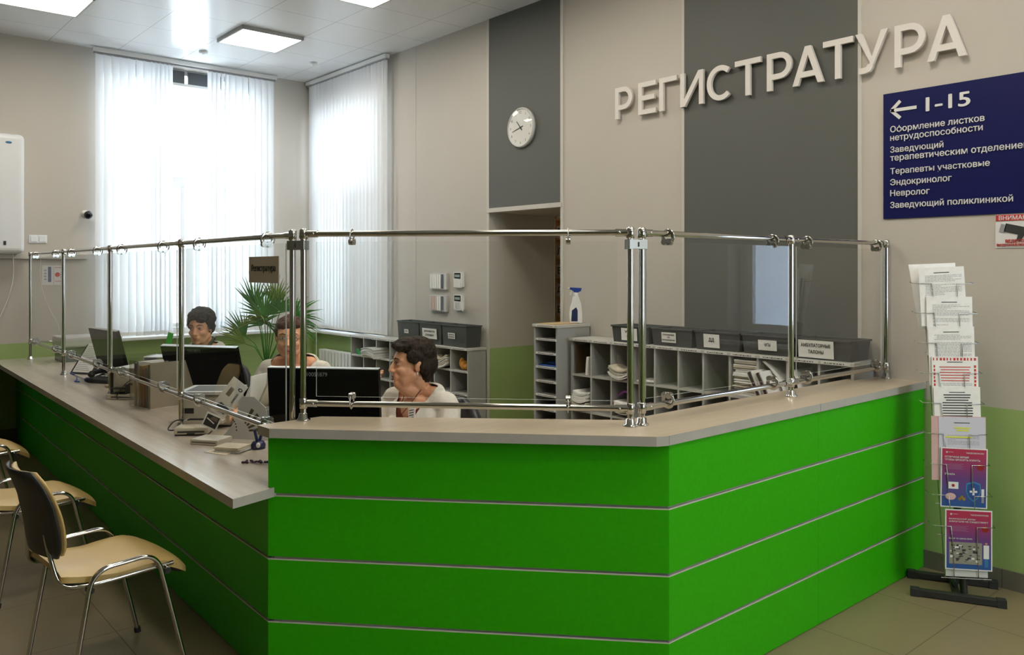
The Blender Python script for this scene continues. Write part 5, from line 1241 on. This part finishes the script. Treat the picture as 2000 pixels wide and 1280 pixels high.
# ------------------------------------------------------------------ people
def organic(mb, voxel, smooth=3, cut=None, solid=0):
    """union the overlapping volumes of mb into one continuous skin"""
    o = bpy.data.objects.new('volume', mb.mesh('volume')); C.objects.link(o)
    m = o.modifiers.new('r', 'REMESH'); m.mode = 'VOXEL'; m.voxel_size = voxel; m.use_smooth_shade = True
    s = o.modifiers.new('s', 'SMOOTH'); s.factor = .5; s.iterations = smooth
    dg = bpy.context.evaluated_depsgraph_get(); e = o.evaluated_get(dg); me = bpy.data.meshes.new_from_object(e, depsgraph=dg)
    bpy.data.objects.remove(o)
    return me
def as_object(me, name, m, parent, X=None):
    me.materials.clear(); me.materials.append(m); me.polygons.foreach_set('material_index', [0] * len(me.polygons)); me.polygons.foreach_set('use_smooth', [True] * len(me.polygons))
    o = bpy.data.objects.new(name, me); C.objects.link(o); o.parent = parent
    if X is not None: me.transform(X)
    return o
def cut_mesh(me, keep, planes=()):
    import bmesh
    bm = bmesh.new(); bm.from_mesh(me)
    for co, no in planes: bmesh.ops.bisect_plane(bm, geom=bm.verts[:] + bm.edges[:] + bm.faces[:], plane_co=co, plane_no=no, dist=1e-5)
    dead = [f for f in bm.faces if not keep(f.calc_center_median())]
    bmesh.ops.delete(bm, geom=dead, context='FACES'); bm.to_mesh(me); bm.free(); return me
def hair_material(name, dark, light):
    m = mat(name, dark, .65, spec=.25); nt, N, L = nodes_of(m); b = N['Principled BSDF']
    tc = N.new('ShaderNodeTexCoord'); mp = N.new('ShaderNodeMapping'); mp.inputs['Scale'].default_value = (60, 60, 14); L.new(tc.outputs['Object'], mp.inputs[0])
    n = N.new('ShaderNodeTexNoise'); n.inputs['Scale'].default_value = 1.6; n.inputs['Detail'].default_value = 5; n.inputs['Distortion'].default_value = 1.2; L.new(mp.outputs[0], n.inputs[0])
    r = N.new('ShaderNodeMapRange'); r.inputs[1].default_value = .42; r.inputs[2].default_value = .72; L.new(n.outputs[0], r.inputs[0])
    mx = N.new('ShaderNodeMix'); mx.data_type = 'RGBA'; L.new(r.outputs[0], mx.inputs['Factor']); mx.inputs['A'].default_value = (*dark, 1); mx.inputs['B'].default_value = (*light, 1); L.new(mx.outputs['Result'], b.inputs['Base Color'])
    bp = N.new('ShaderNodeBump'); bp.inputs[0].default_value = .9; bp.inputs[1].default_value = .004; L.new(n.outputs[0], bp.inputs['Height']); L.new(bp.outputs[0], b.inputs['Normal']); return m
SK = 1.05
def head_volumes(mb, H, m=M_skin, jaw=1.0, ears=True):
    e = lambda c, r, X=H: mb.ell(c, r, m, X, 20, 14)
    e((0, .014, .032), (.073, .093, .084)); e((0, -.016, .018), (.067, .075, .07)); e((0, -.028, -.026), (.060, .060, .078)); e((0, -.030, -.070), (.049 * jaw, .052, .042))
    e((0, -.066, -.098), (.021, .018, .017)); mb.cap((-.030, -.040, -.088), (-.052, .0, -.055), .022, .022, m, H); mb.cap((.030, -.040, -.088), (.052, .0, -.055), .022, .022, m, H)
    if jaw > 1.09: mb.cap((0, -.060, -.098), (0, .0, -.130), .030, .046, m, H); e((0, -.030, -.095), (.045, .050, .030))
    for s in (-1, 1):
        e((s * .036, -.058, -.030), (.024, .024, .022)); mb.cap((s * .012, -.083, .024), (s * .048, -.066, .022), .0095, .009, m, H)
        e((s * .031, -.070, .002), (.017, .013, .0115))
        e((s * .0125, -.097, -.037), (.0085, .010, .0075))
        if ears:
            mb.ell((0, 0, 0), (.007, .019, .030), m, H @ T(s * .076, .014, -.008) @ RY(s * .22) @ RX(-.15)); mb.ell((0, 0, 0), (.011, .010, .018), m, H @ T(s * .070, .008, -.006))
    mb.cap((0, -.082, .016), (0, -.104, -.028), .0075, .0115, m, H); e((0, -.107, -.033), (.0120, .011, .0095))
    e((0, -.078, -.062), (.030, .018, .024)); mb.cap((-.017, -.086, -.0615), (.017, -.086, -.0615), .0065, .0065, m, H); mb.cap((-.014, -.086, -.074), (.014, -.086, -.074), .007, .007, m, H)
def face_parts(r, H, mouth=.0, iris=(.05, .03, .02), brow=(.03, .02, .015), lips=M_lip, squint=.8):
    Mi = mat('iris_brown', iris, .2); Me = mat('eye_white', (.62, .58, .54), .25); Mb_ = mat('eyebrow', brow, .7); Mu = mat('mouth_dark', (.08, .02, .02), .5)
    for s in (-1, 1):
        b = MB(); b.ell((0, 0, 0), (.0135, .0095, .0058 * squint), Me, H @ T(s * .031, -.0775, .002)); b.ell((0, 0, 0), (.0055, .0040, .0054 * squint), Mi, H @ T(s * .031 - .001, -.0846, .002)); b.build('eye', r)
        b = MB(); b.tube([(s * .017, -.0885, .006), (s * .031, -.0885, .0105), (s * .045, -.079, .005)], [.0012, .0022, .0012], Mb_, 8, H); b.build('eyelid_line', r)
        b = MB(); b.tube([(s * .013, -.0925, .024), (s * .030, -.0900, .0305), (s * .049, -.0760, .026)], [.0025, .0034, .0014], Mb_, 8, H); b.build('eyebrow', r)
    b = MB(); b.tube([(-.024, -.0835, -.066), (-.010, -.0945, -.0615), (0, -.0952, -.0635), (.010, -.0945, -.0615), (.024, -.0835, -.066)], [.001, .0042, .0038, .0042, .001], lips, 8, H)
    b.tube([(-.022, -.0835, -.068 - mouth), (0, -.0950, -.0745 - mouth), (.022, -.0835, -.068 - mouth)], [.001, .0058, .001], lips, 8, H); b.build('lips', r)
    if mouth: b = MB(); b.ell((0, -.089, -.068 - mouth / 2), (.015, .006, .003 + mouth), Mu, H); b.build('mouth_opening', r)
    for s in (-1, 1): pass
def person(label, pos, body_rz, head_rot, coat_col, hair, hands, nm_arm, jaw=1.0, blouse=None, chair_label=None, hairfn=None, mouth=0, vz=-.42, vk=.45, seatdrop=0):
    """pos = head centre; body faces local -Y turned by body_rz; head_rot = extra Euler"""
    r = thing('person', label, 'person', (pos[0], pos[1], 0), body_rz); pos = (pos[0], pos[1], pos[2] + .068); Hc = T(0, 0, pos[2]) @ SC(SK, SK, SK)
    H = Hc @ T(0, -.035, -.065) @ Matrix.Rotation(head_rot[2], 4, 'Z') @ Matrix.Rotation(head_rot[0], 4, 'X') @ Matrix.Rotation(head_rot[1], 4, 'Y')
    b = MB(); head_volumes(b, H, jaw=jaw); m = M_skin
    nk = H @ Vector((0, .028, -.075)); inv = Hc.inverted(); nk = inv @ nk
    b.cap(tuple(nk), (0, .035, -.20), .055, .060, m, Hc); b.cap((-.10, .035, -.225), (.10, .035, -.225), .045, .045, m, Hc)
    b.cap((-.165, .03, -.265), (.165, .03, -.265), .048, .048, m, Hc); b.ell((0, .02, -.37), (.155, .10, .16), m, Hc); b.ell((0, .01, -.52), (.145, .11, .14), m, Hc); b.ell((0, .03, -.63), (.17, .13, .10), m, Hc)
    for s in (-1, 1): b.ell((s * .07, -.06, -.40), (.062, .055, .062), m, Hc)
    arms = {}
    for s in (-1, 1):
        el, wr, fdir, pal = hands[s]; sh = Vector((s * .185, .03, -.285)); el = Vector(el); wr = Vector(wr); arms[s] = (sh, el, wr)
        b.cap(sh, el, .040, .034, m, Hc); b.cap(el, wr, .033, .023, m, Hc)
        f = Vector(fdir).normalized(); p = Vector(pal); p = (p - f * p.dot(f)).normalized(); sd = f.cross(p)     # sd: across the palm
        pc = wr + f * .045
        for q in (-.026, -.009, .009, .026): b.cap(wr + f * .012 + sd * q * .7, pc + f * .038 + sd * q, .015, .0125, m, Hc)
        for q, L_, sp in ((-.033, .060, -.16), (-.011, .074, -.04), (.011, .078, .05), (.033, .068, .17)):
            k0 = pc + f * .040 + sd * q; d1 = (f + sd * sp * -1 * -1 + p * .25).normalized(); k1 = k0 + d1 * L_ * .45; d2 = (f * .8 + sd * sp + p * .75).normalized(); k2 = k1 + d2 * L_ * .32; k3 = k2 + (f * .45 + p).normalized() * L_ * .25
            b.cap(k0, k1, .0092, .0085, m, Hc, 10); b.cap(k1, k2, .0085, .0078, m, Hc, 10); b.cap(k2, k3, .0078, .0070, m, Hc, 10)
        sg = 1 if s > 0 else -1; t0 = wr + f * .022 + sd * .022 * sg; t1 = t0 + (f * .5 + sd * sg + p * .3).normalized() * .042; t2 = t1 + (f + sd * .35 * sg + p * .3).normalized() * .034
        b.cap(t0, t1, .0135, .0105, m, Hc, 10); b.cap(t1, t2, .0105, .0085, m, Hc, 10)
    hipz = -.63
    for s in (-1, 1):
        kn = Vector((s * .10, -.40, -.60)); an = Vector((s * .10, -.36, -(pos[2] - .07) / SK)); b.cap((s * .085, .0, hipz), kn, .082, .058, m, Hc); b.cap(kn, an, .055, .036, m, Hc); b.cap(an + Vector((0, .02, -.02)), an + Vector((0, -.13, -.03)), .034, .026, m, Hc)
    as_object(organic(b, .0048, 3), 'body', M_skin, r)
    # coat
    b = MB(); cc = M_cloth
    b.cap((-.165, .03, -.262), (.165, .03, -.262), .062, .062, cc, Hc); b.cap((-.09, .042, -.215), (.09, .042, -.215), .052, .052, cc, Hc); b.ell((0, .02, -.37), (.180, .122, .175), cc, Hc); b.ell((0, .01, -.52), (.172, .135, .16), cc, Hc); b.ell((0, .02, -.66), (.195, .16, .11), cc, Hc)
    for s in (-1, 1):
        b.ell((s * .07, -.062, -.40), (.078, .070, .078), cc, Hc); sh, el, wr = arms[s]; b.cap(sh, el, .058, .052, cc, Hc); b.cap(el, el.lerp(wr, .80), .050, .040, cc, Hc)
        b.cap((s * .085, .0, hipz), (s * .10, -.34, -.595), .098, .078, cc, Hc)
    for s in (-1, 1): b.cap((s * .055, .02, -.175), (s * .012, -.118, vz + .02), .011, .016, cc, Hc)     # lapels
    b.cap((-.05, .060, -.185), (.05, .060, -.185), .018, .018, cc, Hc)
    me = organic(b, .0055, 9); zv = pos[2] + vz * SK
    def keep(c):
        x, y, z = c
        if y < .03 and z > zv and abs(x) < (z - zv) * vk: return False
        return True
    cut_mesh(me, keep, [((0, 0, zv), (1, 0, -vk)), ((0, 0, zv), (-1, 0, -vk)), ((0, .03, 0), (0, 1, 0))]); o = as_object(me, 'coat', mat('white_coat', (.68, .64, .57), .85, noise=.04, nscale=60, bump=.5, bscale=90) if coat_col is None else coat_col, r)
    so = o.modifiers.new('t', 'SOLIDIFY'); so.thickness = .004; so.offset = -1
    if blouse:
        b = MB(); b.ell((0, .02, -.37), (.168, .112, .165), blouse, Hc); b.ell((0, .01, -.52), (.160, .125, .15), blouse, Hc)
        for s in (-1, 1): b.ell((s * .07, -.061, -.40), (.070, .063, .070), blouse, Hc)
        me = organic(b, .006, 2); zz = pos[2] - .335 * SK; cut_mesh(me, lambda c: c[2] < zz + abs(c[0]) * .9, [((0, 0, zz), (.9, 0, -1)), ((0, 0, zz), (-.9, 0, -1))]); as_object(me, 'blouse', blouse, r)
    face_parts(r, H, mouth)
    hb = MB(); hairfn(hb, H); me = organic(hb, .0045, 1)
    tx = bpy.data.textures.get('hair_clumps') or bpy.data.textures.new('hair_clumps', 'CLOUDS'); tx.noise_scale = .022; tx.noise_depth = 3
    ho = as_object(me, 'hair', hair, r); dm = ho.modifiers.new('d', 'DISPLACE'); dm.texture = tx; dm.strength = .016; dm.mid_level = .5
    return r, H, Hc
# seated woman nearest, in profile
M_hair1 = hair_material('dark_brown_hair', (.012, .007, .005), (.045, .024, .014))
M_hair2 = hair_material('reddish_hair', (.05, .02, .013), (.14, .065, .045))
M_hair3 = hair_material('black_grey_hair', (.010, .010, .011), (.06, .06, .06))
def hair1(b, H):
    m = M_hair1; b.ell((0, .030, .055), (.088, .098, .083), m, H); b.ell((0, -.020, .088), (.074, .074, .046), m, H); b.ell((0, .075, .0), (.076, .058, .075), m, H); b.ell((0, .062, -.055), (.062, .045, .045), m, H)
    for s in (-1, 1): b.ell((s * .071, .004, .040), (.018, .048, .040), m, H); b.ell((s * .068, .052, -.008), (.022, .036, .045), m, H)
    for x in (-.04, 0, .04): b.ell((x, -.072, .088), (.026, .026, .020), m, H)
def hair2(b, H):
    m = M_hair2; b.ell((0, .030, .045), (.081, .092, .081), m, H); b.ell((0, -.018, .070), (.068, .066, .040), m, H); b.ell((0, .10, .02), (.045, .04, .05), m, H)
    for s in (-1, 1): b.ell((s * .068, .010, .035), (.014, .044, .036), m, H)
def hair3(b, H):
    m = M_hair3; b.ell((0, .026, .064), (.096, .094, .086), m, H); b.ell((0, -.022, .088), (.080, .070, .044), m, H); b.ell((0, .06, .0), (.080, .055, .07), m, H)
    for s in (-1, 1): b.ell((s * .074, .0, .035), (.018, .046, .046), m, H); b.ell((s * .078, .02, -.002), (.012, .022, .035), m, H)
    b.ell((.035, -.068, .062), (.040, .026, .020), m, H)
W = math.atan2
def face_to(dx, dy): return math.atan2(dx, -dy)        # body turn so that local -Y points to (dx, dy)
desk_arms = {1: ((.25, -.05, -.50), (.15, -.27, -.44), (-.3, -1, -.1), (0, -.2, -1)), -1: ((-.25, -.05, -.50), (-.15, -.27, -.44), (.3, -1, -.1), (0, -.2, -1))}
# woman 1: body toward the desk and the visitors, head turned to the picture's left
b1 = face_to(-.97, -.30); h1 = face_to(-.95, .33) - b1
arms1 = {1: ((.25, -.06, -.50), (.17, -.30, -.415), (-.3, -1, -.1), (0, -.2, -1)), -1: ((-.25, -.10, -.46), (-.02, -.29, -.225), (.05, -.1, 1), (.6, .5, 0))}
M_blo1 = mat('dark_red_blouse', (.16, .03, .02), .7); M_bad = mat('badge_white', (.70, .70, .70), .4)
p1, H1, Hc1 = person('seated woman with short dark brown hair and a cream coat, in profile facing left', (2.44, 3.60, 1.205), b1, (-.03, 0, h1), None, M_hair1, arms1, None, 1.10, M_blo1, hairfn=hair1, mouth=.004, vz=-.46, vk=.42)
b = MB(); [b.ell((s * .079, .010, -.043), (.0055, .0055, .008), mat('pearl', (.75, .72, .66), .2, .3), H1) for s in (-1, 1)]; b.build('earring', p1)
b = MB(); b.tube([(-.055, .02, -.165), (-.068, .05, -.15), (.0, .075, -.125), (.068, .05, -.15), (.05, -.0, -.19), (.02, -.085, -.28), (0, -.10, -.31), (-.02, -.085, -.28), (-.05, 0, -.20)], .0022, mat('necklace_brown', (.05, .02, .01), .5), 6, Hc1 @ T(0, -.015, 0), closed=True); b.build('necklace', p1)
b = MB(); Xb = Hc1 @ frame((.050, -.122, -.345), (1, -.05, .25), (-.25, .35, 1)); b.prism([(0, 0), (.045, 0), (.045, .075), (0, .075)], 0, .003, M_bad, Xb)
for k in range(5): b.prism([(.006, .010 + k * .012), (.036, .010 + k * .012), (.036, .014 + k * .012), (.006, .014 + k * .012)], .003, .0035, M_ink, Xb)
b.build('name_badge', p1)
office_chair('black office chair of the woman in profile', 2.44 + .04, 3.60 + .02, b1)
# woman 2: glasses, behind the corner posts
b2 = face_to(-.80, -.60); h2 = face_to(-.50, -.86) - b2
p2, H2, Hc2 = person('seated woman with reddish tied hair and thin glasses, half hidden by the corner posts', (2.235, 4.62, 1.29), b2, (.04, 0, h2), None, M_hair2, desk_arms, None, .95, None, hairfn=hair2, mouth=.004, vz=-.43, vk=.62)
Mg = mat('glasses_frame', (.30, .30, .32), .25, .9); b = MB()
for s in (-1, 1):
    b.tube([(s * .031 + .019 * cos(a * pi / 9), -.099, -.003 + .0115 * sin(a * pi / 9)) for a in range(18)], .0014, Mg, 6, H2, closed=True); b.tube([(s * .051, -.098, .0), (s * .068, -.06, .004), (s * .078, .01, .002)], .0012, Mg, 6, H2)
b.tube([(-.011, -.100, .0), (0, -.103, .003), (.011, -.100, .0)], .0010, Mg, 6, H2); b.build('glasses', p2)
office_chair('black office chair of the woman with glasses', 2.235 + .03, 4.62 + .03, b2)
# woman 3: dark short hair, behind the second monitor
b3 = face_to(-.80, -.60); h3 = face_to(-.70, -.71) - b3
p3, H3, Hc3 = person('seated woman with short black and grey hair and a dark collar, behind the second monitor', (2.26, 6.15, 1.262), b3, (.06, 0, h3), mat('grey_knit', (.52, .49, .44), .9, bump=.7, bscale=120, noise=.06, nscale=60), M_hair3, desk_arms, None, 1.08, None, hairfn=hair3, vz=-.40)
b = MB(); b.tube([(.062, .03, -.15), (.066, -.02, -.18), (.04, -.085, -.26), (.01, -.12, -.36)], [.012, .014, .013, .010], M_blackm, 8, Hc3, flat=.7); b.tube([(-.062, .03, -.15), (-.066, -.02, -.18), (-.04, -.085, -.26), (-.01, -.12, -.36)], [.012, .014, .013, .010], M_blackm, 8, Hc3, flat=.7)
b.tube([(-.062, .03, -.15), (-.04, .075, -.145), (.04, .075, -.145), (.062, .03, -.15)], .012, M_blackm, 8, Hc3); b.build('collar', p3)
office_chair('black office chair of the woman behind the second monitor', 2.26 + .03, 6.15 + .03, b3)
office_chair('empty black office chair between the woman with glasses and the palm', 2.62, 5.62, radians(160))
